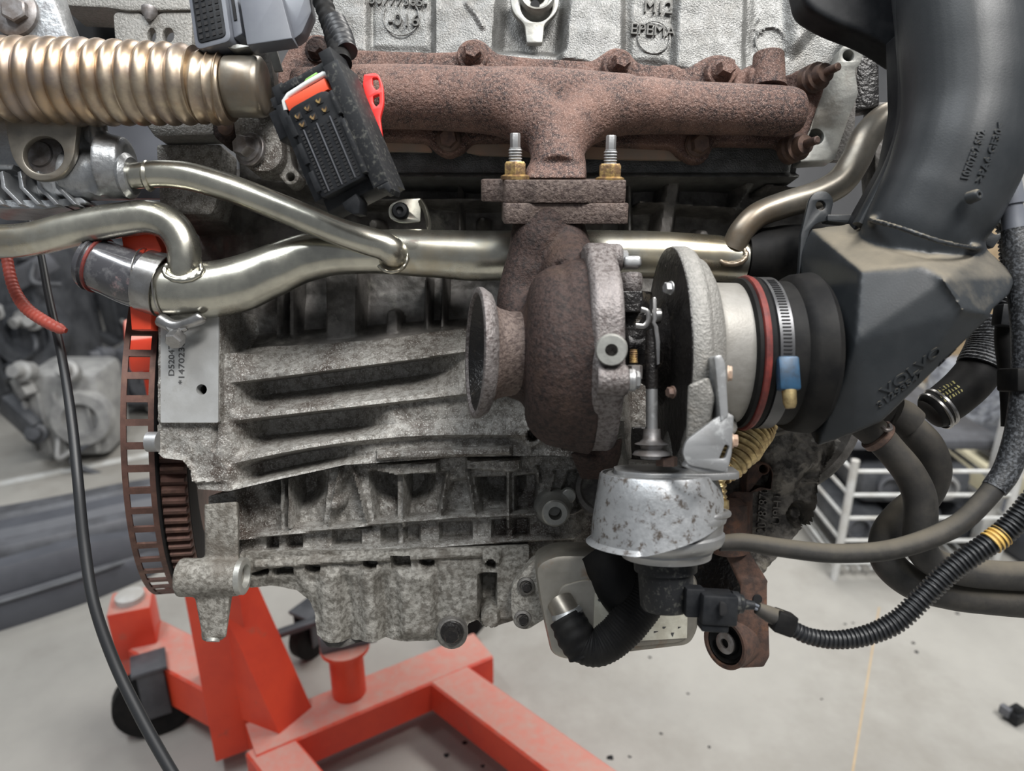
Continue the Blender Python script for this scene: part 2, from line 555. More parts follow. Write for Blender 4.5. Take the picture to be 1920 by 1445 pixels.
def text(g, body, px, py, t, h, rot=0, ext=3, mx=None, width=None, bold=0.0, sp=1.0):
    """raised lettering; (px,py) is the centre, h the capital height in photo px, rot counter-clockwise"""
    cu = bpy.data.curves.new('t', 'FONT')
    cu.body = body
    k = uu(t)
    cu.size = h * k / .70
    cu.align_x = 'CENTER'
    cu.align_y = 'CENTER'
    cu.extrude = ext * S
    cu.offset = bold * k
    cu.space_character = sp
    cu.resolution_u = 3
    ob = bpy.data.objects.new('t', cu)
    me = bpy.data.meshes.new_from_object(ob)
    if width and len(me.vertices):
        xs = [v.co.x for v in me.vertices]
        f = width * k / (max(xs) - min(xs))
        me.transform(Matrix.Diagonal((f, 1, 1, 1)))
    base = mx if mx is not None else Matrix.Translation(q(px, py, t)) @ Matrix(((1, 0, 0, 0), (0, 0, -1, 0), (0, 1, 0, 0), (0, 0, 0, 1)))
    me.transform(base @ Matrix.Rotation(R(rot), 4, 'Z'))
    g.mesh(me)
    bpy.data.objects.remove(ob)
    bpy.data.curves.remove(cu)
    bpy.data.meshes.remove(me)
    return g


def drape(g, target, mx, h):
    """lay raised lettering on a surface: its front ends up h proud of it, its back just under it"""
    from mathutils.bvhtree import BVHTree
    tree = BVHTree.FromPolygons(target.v, target.f)
    n = (mx.to_3x3() @ Vector((0, 0, 1))).normalized()
    mi = mx.inverted()
    out = []
    for v in g.v:
        v = Vector(v)
        front = (mi @ v).z > 0
        loc, nr, _, _ = tree.ray_cast(v + n * .05, -n)
        out.append(tuple(loc + n * (h if front else -h * .5)) if loc is not None else None)
    g.f = [f for f in g.f if all(out[i] is not None for i in f)]
    g.v = [o if o is not None else out[g.f[0][0]] for o in out]
    return g


def facing(px, py, t, nrm, up=(0, 0, 1)):
    """frame at a photo point whose z looks along nrm (engine frame) and whose y follows up"""
    z = Vector(nrm).normalized()
    x = Vector(up).cross(z).normalized()
    y = z.cross(x)
    m = Matrix((x, y, z)).transposed().to_4x4()
    m.translation = q(px, py, t)
    return m


def hexhead(g, c, axis, r, h, n=6, dome=.15, start=.2, sc=None):
    g.lathe(c, axis, [(0, r), (h * (1 - dome), r), (h, r * .86)], n=n, start=start, sc=sc)
    return g


def bolt(parent, c, axis=(0, -1, 0), r=12, h=14, wr=19, wh=5, m='bolt_dark', flange=True, name='bolt', start=.2, socket=False):
    """hexagon bolt head with its washer as a sub-part; c is the seat"""
    g = G()
    a = Vector(axis).normalized()
    k = uu(c[2])
    hexhead(g, c, axis, r, h + wh, start=start)
    if flange:
        g.lathe(c, axis, [(wh * .6, r * 1.28), (wh * 1.3, r * 1.22), (wh * 1.8, r * .9)], n=24)
    o = add(name, g, m, parent)
    if wr:
        w = G().lathe(c, axis, [(0, wr), (wh * .8, wr), (wh, wr * .94)], n=28)
        add('washer', w, m, o)
    return o


# ---------------------------------------------------------------- relief castings
class Relief:
    """a cast face: depth values on a regular grid (reference-plane units), real geometry with a skirt going back"""

    def __init__(s, x0, y0, x1, y1, step, base):
        s.nx, s.ny = int((x1 - x0) / step) + 1, int((y1 - y0) / step) + 1
        s.X, s.Y = np.meshgrid(x0 + np.arange(s.nx) * step, y0 + np.arange(s.ny) * step)
        s.H = np.full(s.X.shape, float(base))

    @staticmethod
    def scale(pts, t):
        k = 1 + t / F
        return [(CX + (p[0] - CX) * k, CY + (p[1] - CY) * k) for p in pts]

    def sdf(s, pts, t=0):
        P = np.array(s.scale(pts, t))
        d = np.full(s.X.shape, 1e9)
        ins = np.zeros(s.X.shape, bool)
        s.NX, s.NY = s.X.copy(), s.Y.copy()
        n = len(P)
        for i in range(n):
            a, b = P[i], P[(i + 1) % n]
            ex, ey = b - a
            wx, wy = s.X - a[0], s.Y - a[1]
            h = np.clip((wx * ex + wy * ey) / max(ex * ex + ey * ey, 1e-9), 0, 1)
            dd = np.hypot(wx - ex * h, wy - ey * h)
            m = dd < d
            s.NX, s.NY = np.where(m, a[0] + ex * h, s.NX), np.where(m, a[1] + ey * h, s.NY)
            d = np.minimum(d, dd)
            c = ((a[1] > s.Y) != (b[1] > s.Y))
            xs = a[0] + (s.Y - a[1]) * ex / (ey if abs(ey) > 1e-9 else 1e-9)
            ins ^= c & (s.X < xs)
        return np.where(ins, -d, d)

    def blend(s, d, val, soft, mode='set'):
        w = np.clip(.5 - d / soft, 0, 1)
        w = w * w * (3 - 2 * w)
        new = s.H * (1 - w) + val * w
        if mode == 'up':
            new = np.minimum(s.H, new)
        elif mode == 'down':
            new = np.maximum(s.H, new)
        s.H = new
        return s

    def poly(s, pts, t, soft=8, mode='set'):
        return s.blend(s.sdf(pts, t if np.isscalar(t) else 0), t, soft, mode)

    def disc(s, cx, cy, r, t, soft=6, mode='set'):
        c = s.scale([(cx, cy)], t)[0]
        k = 1 + t / F
        return s.blend(np.hypot(s.X - c[0], s.Y - c[1]) - r * k, t, soft, mode)

    def line(s, pts, r, t, soft=6, mode='up'):
        P = s.scale(pts, t)
        d = np.full(s.X.shape, 1e9)
        for a, b in zip(P, P[1:]):
            a, b = np.array(a), np.array(b)
            e = b - a
            wx, wy = s.X - a[0], s.Y - a[1]
            h = np.clip((wx * e[0] + wy * e[1]) / (e @ e), 0, 1)
            d = np.minimum(d, np.hypot(wx - e[0] * h, wy - e[1] * h))
        return s.blend(d - r * (1 + t / F), t, soft, mode)

    def rough(s, amp, sc, seed=0):
        v = np.array([[noise.noise(Vector((x * sc, y * sc, seed))) for x, y in zip(xr_, yr_)] for xr_, yr_ in zip(s.X, s.Y)])
        s.H += amp * v
        return s

    def build(s, outline=None, ot=0, back=200):
        keep = np.ones((s.ny - 1, s.nx - 1), bool)
        X, Y = s.X.copy(), s.Y.copy()
        if outline:
            d = s.sdf(outline, ot)
            c = (d[:-1, :-1] + d[1:, :-1] + d[:-1, 1:] + d[1:, 1:]) / 4
            keep = c < 0
            kp = np.pad(keep, 1)
            cnt = kp[:-1, :-1].astype(int) + kp[1:, :-1] + kp[:-1, 1:] + kp[1:, 1:]
            st = (s.X[0, 1] - s.X[0, 0]) * 1.5
            edge = (cnt > 0) & (cnt < 4) & (np.abs(d) < st)
            X = np.where(edge, s.NX, X)
            Y = np.where(edge, s.NY, Y)
        idx = -np.ones(s.X.shape, int)
        vs, fs = [], []

        def vid(i, j):
            if idx[i, j] < 0:
                idx[i, j] = len(vs)
                vs.append((S * (X[i, j] - CX), S * (F + s.H[i, j]), S * (CY - Y[i, j])))
            return idx[i, j]
        ii, jj = np.nonzero(keep)
        ec = {}
        for i, j in zip(ii, jj):
            f = (vid(i, j), vid(i + 1, j), vid(i + 1, j + 1), vid(i, j + 1))
            fs.append(f)
            for a, b in zip(f, f[1:] + f[:1]):
                if (b, a) in ec:
                    del ec[(b, a)]
                else:
                    ec[(a, b)] = 1
        bk = {}
        yb = S * (F + back)
        for a, b in ec:
            for v in (a, b):
                if v not in bk:
                    bk[v] = len(vs)
                    vs.append((vs[v][0], yb, vs[v][2]))
            fs.append((b, a, bk[a], bk[b]))
        g = G()
        g.v, g.f = vs, fs
        return g
# ---------------------------------------------------------------- setting: floor and walls
def wbox(c, s, bev=0, rot=None):
    return G().box(c, s, rot, bev, world=True)


g = G().add([(-6, -2, 0), (6, -2, 0), (6, 7, 0), (-6, 7, 0), (-6, -2, -.1), (6, -2, -.1), (6, 7, -.1), (-6, 7, -.1)],
            [(0, 1, 2, 3), (4, 7, 6, 5), (0, 4, 5, 1), (1, 5, 6, 2), (2, 6, 7, 3), (3, 7, 4, 0)])
add('floor', g, 'floor', kind='structure', world=True, flat=True, label='smooth pale grey concrete workshop floor')
add('wall_back', wbox((0, 7.1, 1.6), (12, .2, 3.4)), 'wallm', kind='structure', world=True, flat=True, label='grey workshop wall far behind the engine')
add('wall_left', wbox((-6.1, 2.5, 1.6), (.2, 9.4, 3.4)), 'wallm', kind='structure', world=True, flat=True, label='grey workshop wall beyond the salvaged parts')
add('wall_right', wbox((6.1, 2.5, 1.6), (.2, 9.4, 3.4)), 'wallm', kind='structure', world=True, flat=True, label='grey workshop wall beyond the parts rack')
# saw-cut joint in the slab
a, b = floor_pt(1645, 1160), floor_pt(1590, 1500)
d = (b - a).normalized()
a -= d * .05
n_ = Vector((d.y, -d.x, 0)) * .0018
g = G().add([a - n_ + Vector((0, 0, .0006)), a + n_ + Vector((0, 0, .0006)), b + n_ + Vector((0, 0, .0006)), b - n_ + Vector((0, 0, .0006))], [(0, 1, 2, 3)])
add('trim_1', g, MT['wood'], kind='structure', world=True, flat=True, label='thin brown joint line running across the concrete floor')
# painted stripe on the floor to the left
a, b = floor_pt(-260, 958), floor_pt(420, 824)
n_ = Vector((0, .026, 0))
z_ = Vector((0, 0, .001))
g = G().add([a - n_ + z_, b - n_ + z_, b + n_ + z_, a + n_ + z_], [(0, 1, 2, 3)])
add('trim_2', g, 'white', kind='structure', world=True, flat=True, label='white stripe painted on the floor in front of the salvaged parts')

# crumbs of dirt on the slab
dirt = [(1218, 1232, 1), (1215, 1201, .8), (1205, 1203, .6), (872, 1392, 1), (838, 1415, 1.2), (905, 1436, 1), (1145, 1420, 1.4), (1180, 1418, .7), (1010, 1380, .8), (1712, 1205, 1.3),
        (1718, 1222, 1.2), (1795, 1150, 1), (1585, 1170, .8), (1600, 1168, .7), (1290, 1300, .6), (1540, 1310, .5), (1240, 1375, .8), (1330, 1400, .7)]
g = G()
for x, y, s_ in dirt:
    c = floor_pt(x, y)
    r_ = .006 * s_
    top = [c + Vector((r_ * random.uniform(.5, 1.2) * math.cos(a_), .8 * r_ * random.uniform(.5, 1.2) * math.sin(a_), 0)) for a_ in [k_ * math.tau / 7 for k_ in range(7)]]
    g.add(top + [c + Vector((0, 0, r_ * .5))], [(k_, (k_ + 1) % 7, 7) for k_ in range(7)])
add('floor_dirt', g, 'plastic', kind='stuff', world=True, label='scattered black crumbs of dirt on the concrete floor', cat='dirt')

# ---------------------------------------------------------------- red engine stand
st = thing('engine_stand', 'red steel engine stand with dusty base beams under the engine', 'engine stand', floor_pt(470, 1400), world=True)


def beam(a, b, w, h, up=Vector((0, 0, 1)), bev=.004):
    """box-section beam between the centres of its ends"""
    a, b = Vector(a), Vector(b)
    t = (b - a).normalized()
    s_ = t.cross(up).normalized()
    u_ = s_.cross(t)
    g = G()
    c = bev
    prof = [(-w / 2 + c, -h / 2), (w / 2 - c, -h / 2), (w / 2, -h / 2 + c), (w / 2, h / 2 - c), (w / 2 - c, h / 2), (-w / 2 + c, h / 2), (-w / 2, h / 2 - c), (-w / 2, -h / 2 + c)]
    g.loft([[p + s_ * x + u_ * z for x, z in prof] for p in (a, b)])
    return g


ZB = .115                                         # top of the base beams


def bt(px, py, dz=0):
    p = floor_pt(px, py, ZB)
    return p + Vector((0, 0, dz))


bw = .085
A0, A1 = bt(470, 1385), bt(905, 1207)
A0.z = A1.z = ZB - .035
add('cross_beam', beam(A0, A1, bw, .07), 'red_paint', st)
J = bt(812, 1240)
J.z = ZB - .035
B1 = bt(1230, 1545)
B1.z = ZB - .035
add('leg_beam', beam(J, B1, bw * .95, .068), 'red_paint', st)
C1 = bt(640, 1560)
C1.z = ZB - .035
K = bt(500, 1385)
K.z = ZB - .036
add('leg_beam', beam(K, C1, bw * .9, .066), 'red_paint', st)
# mast
mb = floor_pt(428, 1448, 0)
g = G()
mw, mk = .080, .11
up = Vector((0, 0, 1))
ang = R(28)
cx_, sx_ = math.cos(ang), math.sin(ang)
prof = [(-mw / 2, -mk / 2), (mw / 2, -mk / 2), (mw / 2, mk / 2), (-mw / 2, mk / 2)]
prof = [(x * cx_ - y * sx_, x * sx_ + y * cx_) for x, y in prof]
mc = mb + Vector((0, .05, 0))
g.loft([[mc + Vector((x, y, z)) for x, y in prof] for z in (ZB - .07, .80)])
add('mast', g, 'red_paint', st)
# arm that carries the engine at the flywheel end
g = G().plate([(226, 436), (283, 424), (303, 468), (286, 520), (283, 618), (246, 618), (238, 520)], -26, 12, 3).xform(M)
add('mounting_arm', g, 'red_paint', st)
g = beam(M @ q(266, 446, -5), M @ q(352, 628, 1020), .028, .04)
add('mounting_arm', g, 'red_paint', st)
g = G().box((mb.x, mb.y + .05, .80), (.11, .13, .05), (0, 0, 28), .006, world=True)
add('mast_head', g, 'red_paint', st)
# gusset braces
g = G()
a = mc + Vector((.03, 0, .42))
b = A0 + (A1 - A0) * .17 + Vector((0, 0, .035))
c = mc + Vector((.03, 0, ZB))
t_ = Vector((.02, .03, 0))
g.add([a - t_, b - t_, c - t_, a + t_, b + t_, c + t_], [(0, 1, 2), (3, 5, 4), (0, 3, 4, 1), (1, 4, 5, 2), (2, 5, 3, 0)])
add('gusset', g, 'red_paint', st)
# rear left outrigger with its upright socket and caster
L0 = floor_pt(270, 1218, ZB)
L0.z = ZB - .0
L1 = Vector((mc.x, mc.y + .02, ZB))
Lb = beam(L0 + Vector((-.02, .02, -.01)), L1 + Vector((0, 0, -.01)), .09, .09)
add('outrigger', Lb, 'red_paint', st)
pp = L0 + Vector((-.005, .0, .03))
g = G().box((pp.x, pp.y, pp.z + .035), (.075, .075, .11), (0, 0, 20), .004, world=True)
soc = add('socket', g, 'red_paint', st)
g = G().lathe0(Vector((pp.x, pp.y, pp.z + .09)), Vector((0, 0, 1)), [(0, .026), (.012, .026), (.014, .02)], 20)
add('cap', g, 'white', soc, label='pale cap')


def caster(p, r=.055, yaw=0):
    g = G()
    ax = Vector((math.cos(yaw), math.sin(yaw), 0))
    g.lathe0(p - ax * .016, ax, [(0, r * .4), (0, r * .8), (.004, r), (.028, r), (.032, r * .8), (.032, r * .4)], 32)
    w = add('wheel', g, 'rubber', st)
    g = G()
    for s_ in (-1, 1):
        g.box(tuple(p + ax * .024 * s_ + Vector((0, 0, r * .45))), (.005, .045, r * 1.4), (0, 0, math.degrees(yaw)), .001, world=True)
    g.box(tuple(p + Vector((0, 0, r * 1.15))), (.06, .06, .008), (0, 0, math.degrees(yaw)), .001, world=True)
    add('caster_fork', g, 'bg_dark', st)


cp = floor_pt(292, 1392)
caster(cp + Vector((0, .03, .075)), .075, R(-62))
cp = floor_pt(575, 1262)
caster(Vector((cp.x, cp.y + .06, .055)), .055, R(-30))
g = G().box(tuple(floor_pt(560, 1175, .12)), (.09, .022, .012), (0, -14, 12), .003, world=True)
add('brake_pedal', g, 'bg_dark', st)
cp = floor_pt(850, 1215)
caster(Vector((cp.x + .02, cp.y + .05, .055)), .055, R(60))
# round post socket on the cross beam
pc = floor_pt(655, 1296, ZB)
g = G().lathe0(pc, Vector((0, 0, 1)), [(0, .031), (.102, .031)], 28)
po = add('post', g, 'red_paint', st)
g = G().lathe0(pc + Vector((0, 0, .1)), Vector((0, 0, 1)), [(0, .044), (.008, .044)], 28)
add('collar', g, 'red_paint', po)
g = G().box(tuple(pc + Vector((.0, .02, .125))), (.10, .07, .035), (0, 0, 20), .004, world=True)
add('rubber_block', g, 'bg_mid', st)

# ---------------------------------------------------------------- salvaged parts, far left
def blob(c, s, seed, m, name, label, cat, group=None, parts=4, rot=0.0, mats=('bg_light', 'bg_dark')):
    """a salvaged gearbox-like casting: ribbed case, round ports, bolts, brackets"""
    rr = random.Random(seed)
    t = thing(name, label, cat, (c[0], c[1], c[2]), world=True, group=group)
    Rm = Matrix.Rotation(rot, 4, 'Z')
    g = G()
    g.box((0, 0, s[2] / 2), (s[0] * .8, s[1] * .8, s[2] * .85), (0, rr.uniform(-8, 8), rr.uniform(-15, 15)), min(s) * .12, world=True)
    for k in range(5):
        x = (k / 4 - .5) * s[0] * .7
        g.box((x, -s[1] * .42, s[2] * .45), (s[0] * .03, s[1] * .1, s[2] * .6), None, .003, world=True)
    g.lathe0(Vector((s[0] * .25, -s[1] * .38, s[2] * .5)), Vector((.2, -1, .1)), [(0, min(s) * .35), (s[1] * .15, min(s) * .32), (s[1] * .16, min(s) * .2), (s[1] * .05, min(s) * .18)], 24)
    g.xform(Matrix.Translation(c) @ Rm)
    add('case', g, m, t)
    for k in range(parts):
        g = G()
        x, z = rr.uniform(-.45, .45) * s[0], rr.uniform(.1, 1.0) * s[2]
        mm = mats[k % len(mats)]
        if k % 3 == 0:
            g.lathe0(Vector((x, -s[1] * .45, z)), Vector((rr.uniform(-.5, .5), -1, rr.uniform(-.2, .6))), [(0, .03), (.05, .034), (.055, .022), (.09, .02)], 20)
            nm = 'port'
        elif k % 3 == 1:
            g.box((x, -s[1] * .45, z), (rr.uniform(.05, .16), .04, rr.uniform(.03, .10)), (0, rr.uniform(-40, 40), rr.uniform(-30, 30)), .006, world=True)
            nm = 'cover'
        else:
            P = [Vector((x, -s[1] * .5, z)), Vector((x + rr.uniform(-.1, .1), -s[1] * .62, z - .06)), Vector((x + rr.uniform(-.2, .2), -s[1] * .5, z - rr.uniform(.05, .2)))]
            Q, W = spline(P, [.010] * 3, .01)
            g.path(Q, W, 10)
            nm = 'hose'
        g.xform(Matrix.Translation(c) @ Rm)
        add(nm, g, mm, t)
    return t


def fp(px, py, dz=0):
    p = floor_pt(px, py)
    return (p.x, p.y, dz)


blob((-2.02, 2.85, 0), (.56, .40, .68), 3, 'bg_dark', 'car_engine', 'dark salvaged engine with pale caps under the upper left pipe', 'car part', parts=14, mats=('bg_light', 'bg_mid', 'bg_dark'))
blob((-1.52, 2.33, 0), (.30, .28, .36), 5, 'bg_light', 'gearbox', 'pale alloy gearbox casing lying behind the black cable', 'car part', parts=7, mats=('bg_light', 'bg_dark'))
blob((-1.49, 2.76, 0), (.24, .24, .30), 9, 'bg_mid', 'gearbox', 'grey gearbox casing beside the flywheel teeth', 'car part', parts=5, mats=('bg_mid', 'bg_light'))
blob((-1.80, 3.52, 0), (.60, .42, .95), 21, 'bg_dark', 'car_engine', 'dark salvaged engine standing behind the pale gearbox', 'car part', parts=12, mats=('bg_mid', 'bg_dark', 'bg_light'))
blob((-2.62, 3.52, 0), (.70, .45, 1.25), 33, 'bg_dark', 'car_engine', 'tall dark stack of engine parts at the edge behind the hose bellows', 'car part', parts=12, mats=('bg_mid', 'bg_light', 'bg_dark'))
blob((-0.98, 3.52, 0), (.70, .45, 1.2), 37, 'bg_dark', 'car_engine', 'tall dark engine behind the red stand mast', 'car part', parts=8, mats=('bg_mid', 'bg_dark', 'bg_light'))
g = G().box((-1.86, 2.72, .665), (.22, .06, .05), (0, -5, 5), .008, world=True)
add('plastic_cover', g, 'bg_light', world=True, label='long cream plastic cover lying on the dark engine under the plated pipe', cat='cover')

# bumper covers on the floor, left
bumps = [((-420, 1225), (330, 1045), .150, .034, 'bg_grey', 'dark grey bumper cover nearest the stand, on the floor'),
         ((-420, 1150), (420, 985), .13, .034, 'bg_mid', 'mid grey bumper cover lying second from the stand'),
         ((-420, 1092), (420, 940), .105, .045, 'bg_grey', 'dark bumper cover lying behind the mid grey one'),
         ((-420, 1042), (420, 905), .08, .04, 'bg_mid', 'bumper cover farthest from the stand, beside the white stripe')]
for i, (a, b, h, w, m_, lab) in enumerate(bumps):
    t = thing('bumper_cover', lab, 'bumper cover', floor_pt((a[0] + b[0]) / 2, (a[1] + b[1]) / 2), world=True, group='bumper covers laid on the floor')
    pa, pb = floor_pt(*a), floor_pt(*b)
    P = [pa + (pb - pa) * k + Vector((0, -.10 * math.sin(math.pi * k) * (1 if k < .98 else 1), 0)) for k in (0, .25, .5, .75, .93, 1.0)]
    Q, W = spline(P, [1, 1, 1, 1, .8, .35], .03)
    prof = [(-.5, 0), (-.56, .25), (-.5, .5), (-.42, .56), (-.44, .8), (-.30, 1.0), (.1, 1.0), (.12, .93), (-.22, .92), (-.36, .74), (-.34, .5), (-.46, .3), (-.42, 0)]
    rings = []
    for k, p in enumerate(Q):
        tt = (Q[min(k + 1, len(Q) - 1)] - Q[max(k - 1, 0)]).normalized()
        s_ = tt.cross(Vector((0, 0, 1)))
        rings.append([p + s_ * (-x * w * 3.2 * W[k]) + Vector((0, 0, z * h * W[k])) for x, z in prof])
    add('skin', G().loft(rings), m_, t)
    gr = G()
    for k in range(6, len(Q) - 4):
        tt = (Q[k + 1] - Q[k - 1]).normalized()
        s_ = tt.cross(Vector((0, 0, 1)))
    Pm = [p + (Q[min(k + 1, len(Q) - 1)] - Q[max(k - 1, 0)]).normalized().cross(Vector((0, 0, 1))) * (w * 1.75) + Vector((0, 0, h * .52)) for k, p in enumerate(Q[2:-4])]
    gr.path(Pm, [.006] * len(Pm), 8)
    add('trim_strip', gr, 'bg_dark', t)

# ---------------------------------------------------------------- parts rack and clutter, right
def pole(p0, p1, r=.006, n=10):
    return G().path([Vector(p0), Vector(p1)], [r, r], n)


rk = thing('wire_basket', 'low white wire basket full of dark car parts behind the rubber hoses', 'basket', floor_pt(1660, 1090), world=True)
xl, xr = floor_pt(1560, 1080).x, floor_pt(1688, 1090).x
yf = floor_pt(1600, 1085).y
yb = yf + .62
xr2 = xr + .24
for x in (xl, xr, xr2):
    for y in (yf, yb):
        add('post', pole((x, y, 0), (x, y, .34), .010), 'white', rk)
for z in (.05, .115, .18, .245, .31):
    for a_, b_ in (((xl, yf), (xr2, yf)), ((xl, yb), (xr2, yb)), ((xl, yf), (xl, yb)), ((xr2, yf), (xr2, yb))):
        add('rail', pole((*a_, z), (*b_, z), .005, 8), 'white', rk)
g = G()
for k in range(14):
    x = xl + (xr2 - xl) * k / 13
    g.path([Vector((x, yf, .03)), Vector((x, yb, .03))], [.003, .003], 6)
add('wire_floor', g, 'white', rk, kind='stuff')
rr = random.Random(4)
lab = (('flat dark part at the bottom of the wire basket, nearest the cast arm', .045), ('dark part with a pale ring in the middle of the wire basket', .045), ('dark part lying behind the middle post of the basket', .045),
       ('long dark part on top of the pile in the wire basket', .165), ('dark rounded part on the pile, nearest the hoses', .165))
for i, (lb_, z) in enumerate(lab):
    x = xl + .10 + (i % 3) * .155 + (.05 if i > 2 else 0)
    s3 = (.135, .34, .105)
    t = thing('car_part', lb_, 'car part', (x, yf + .25, z), world=True, group='car parts in the wire basket')
    g = G().box((x, yf + .26, z + s3[2] / 2), s3, (0, 0, rr.uniform(-5, 5)), .025, world=True)
    add('body', g, 'bg_dark', t)
    g = G().lathe0(Vector((x + rr.uniform(-.02, .02), yf + .10, z + s3[2] * .55)), Vector((rr.uniform(-.4, .4), -1, .1)), [(0, .034), (.03, .034), (.032, .026), (.012, .024)], 20)
    add('port', g, ('bg_mid', 'bg_light', 'bg_dark')[i % 3], t)
p = floor_pt(1812, 1062)
g = wbox((p.x + .02, p.y, .36), (.036, .036, .72), .003)
add('steel_post', g, 'white', world=True, label='tall pale steel post with rust stains standing behind the hoses', cat='post')
g = wbox((1.78, 2.16, .055), (.62, .50, .11), .004)
add('cream_board', g, 'cream', world=True, label='thick cream board lying flat on the floor beyond the wire basket', cat='board')
g = G().box((1.66, 2.28, .235), (.42, .22, .24), (0, 4, 8), .05, world=True)
add('wrapped_part', g, 'wrap', world=True, label='car part wrapped in crumpled clear film on the cream board', cat='wrapped part')
t = thing('headlight', 'dark headlight unit lying in front of the film-wrapped part', 'car part', (1.64, 2.04, .11), world=True)
add('lamp_housing', G().box((1.64, 2.04, .16), (.32, .14, .09), (0, 2, 0), .03, world=True), 'bg_dark', t)
add('lens', G().lathe0(Vector((1.58, 1.98, .165)), Vector((0, -1, 0)), [(0, .035), (.02, .03), (.03, .015)], 24), 'bg_light', t)
p2 = floor_pt(1900, 1040)
g = G().box((p2.x + .14, p2.y + .02, .075), (.34, .22, .14), (0, -6, 10), .04, world=True)
add('bumper_part', g, 'bg_grey', world=True, label='grey body part lying on the floor in front of the cream board', cat='car part')
g = wbox(((xl + xr2) / 2 + .02, yf + .34, .337), (.40, .5, .03), .01)
add('body_panel', g, 'bg_mid', world=True, label='grey plastic body panel lying on top of the wire basket', cat='panel')
g = G().lathe0(Vector((xl + .09, yf + .28, .352)), Vector((0, 0, 1)), [(0, .05), (.03, .052), (.05, .04), (.055, .02)], 24)
add('tail_lamp', g, 'red_plastic', world=True, label='red tail lamp showing just under the black intake box', cat='lamp')
g = G().box((2.28, 3.1, .36), (.8, .4, .72), (0, 0, 4), .01, world=True)
add('cardboard_box', g, 'wood', world=True, label='tall brown cardboard box far behind the braided hose', cat='box')
g = G().box((2.25, 3.1, .93), (.6, .34, .40), (0, 0, 6), .02, world=True)
add('white_box', g, 'white', world=True, label='white box stacked on the tall brown cardboard box', cat='box')
g = G().lathe0(Vector((1.36, 1.74, .042)), Vector((.4, -1, 0)), [(0, .036), (.008, .042), (.024, .042), (.032, .036), (.032, .02)], 24)
add('wheel', g, 'rubber', world=True, label='small black trolley wheel beside the pale steel post', cat='wheel')
# dropped black plug on the floor, lower right
p = floor_pt(1902, 1350)
t = thing('connector_plug', 'small black plastic plug lying alone on the concrete floor', 'connector', tuple(p), world=True)
add('housing', G().box((p.x, p.y, .014), (.036, .028, .026), (0, 0, 25), .003, world=True), 'plastic', t)
add('latch', G().box((p.x - .004, p.y - .006, .033), (.018, .010, .012), (0, 10, 25), .002, world=True), 'plastic', t)
add('stub', G().box((p.x - .020, p.y + .004, .02), (.012, .02, .02), (0, 0, 25), .002, world=True), 'bg_mid', t)
# ================================================================ engine castings (engine frame from here on)
# ---------------------------------------------------------------- cylinder head
hd = thing('cylinder_head', 'bright sandblasted aluminium cylinder head above the rusty exhaust manifold', 'engine part', (1100, 300, 40))
r = Relief(560, -40, 1760, 330, 3.2, 45)
# smooth ports standing forward, with valleys between
for x0, x1 in ((648, 812), (1040, 1150), (1310, 1420)):
    pass
r.poly([(560, -60), (690, -60), (690, 100), (560, 90)], 26, 16)
r.poly([(812, -60), (940, -60), (925, 100), (812, 112)], 22, 14)
r.poly([(1062, -60), (1170, -60), (1170, 130), (1050, 112)], 22, 16)
r.poly([(1272, -60), (1402, -60), (1396, 150), (1262, 130)], 24, 18)
r.poly([(946, -60), (1062, -60), (1050, 110), (935, 105)], 74, 26)
r.poly([(695, -60), (806, -60), (804, 92), (700, 88)], 40, 14)
r.poly([(1182, -60), (1262, -60), (1256, 118), (1182, 112)], 38, 14)
r.poly([(1412, -60), (1480, -60), (1475, 110), (1405, 110)], 52, 18)
r.poly([(1480, -60), (1560, -60), (1545, 120), (1490, 150)], 34, 26)
r.poly([(1560, 30), (1620, 50), (1590, 110), (1560, 140), (1490, 190), (1470, 120), (1520, 60)], 50, 26)
r.line([(875, 5), (892, 25), (905, 48)], 4, 16, 8)
r.line([(640, 104), (800, 112), (860, 116)], 8, 22, 22)
r.line([(1445 + 28 * math.cos(a * .21 + 3), 78 + 28 * math.sin(a * .21 + 3)) for a in range(0, 16)], 1.4, 46, 3)
r.line([(1424, 32), (1410, 52), (1432, 62)], 1.4, 48, 3)
r.poly([(560, 250), (1530, 250), (1530, 330), (560, 330)], 70, 16)
r.rough(3, .03, 2)
out = [(560, -40), (1640, -40), (1640, 30), (1618, 75), (1590, 110), (1575, 150), (1560, 190), (1520, 240), (1500, 330), (560, 330)]
add('casting', r.build(out, 40, 230), 'head', hd)
g = G()
for a_ in (('30777365-', 747, 3, 36.5, 17, -3, 2.6, 108), ('-016', 757, 39, 36, 23, -2, 2.6, 58), ('M12', 1234, 15, 35, 23, -4, 3, 52), ('EPEMA', 1224, 58, 35, 21, -4, 3, 84)):
    add('cast_lettering', text(G(), *a_[:7], width=a_[7]), 'head_letter', hd, label='raised casting mark ' + a_[0])
for x_, y_, r_, t_, a0, a1 in ((752, 32, 34, 37, 150, 400), (1226, 70, 30, 35, -60, 330), (1445, 78, 28, 47, 160, 340)):
    P_ = [q(x_ + r_ * math.cos(R(a)), y_ - r_ * math.sin(R(a)), t_) for a in np.linspace(a0, a1, 40)]
    add('cast_ring', G().path(P_, [1.5 * S] * 40, 8), 'head', hd)
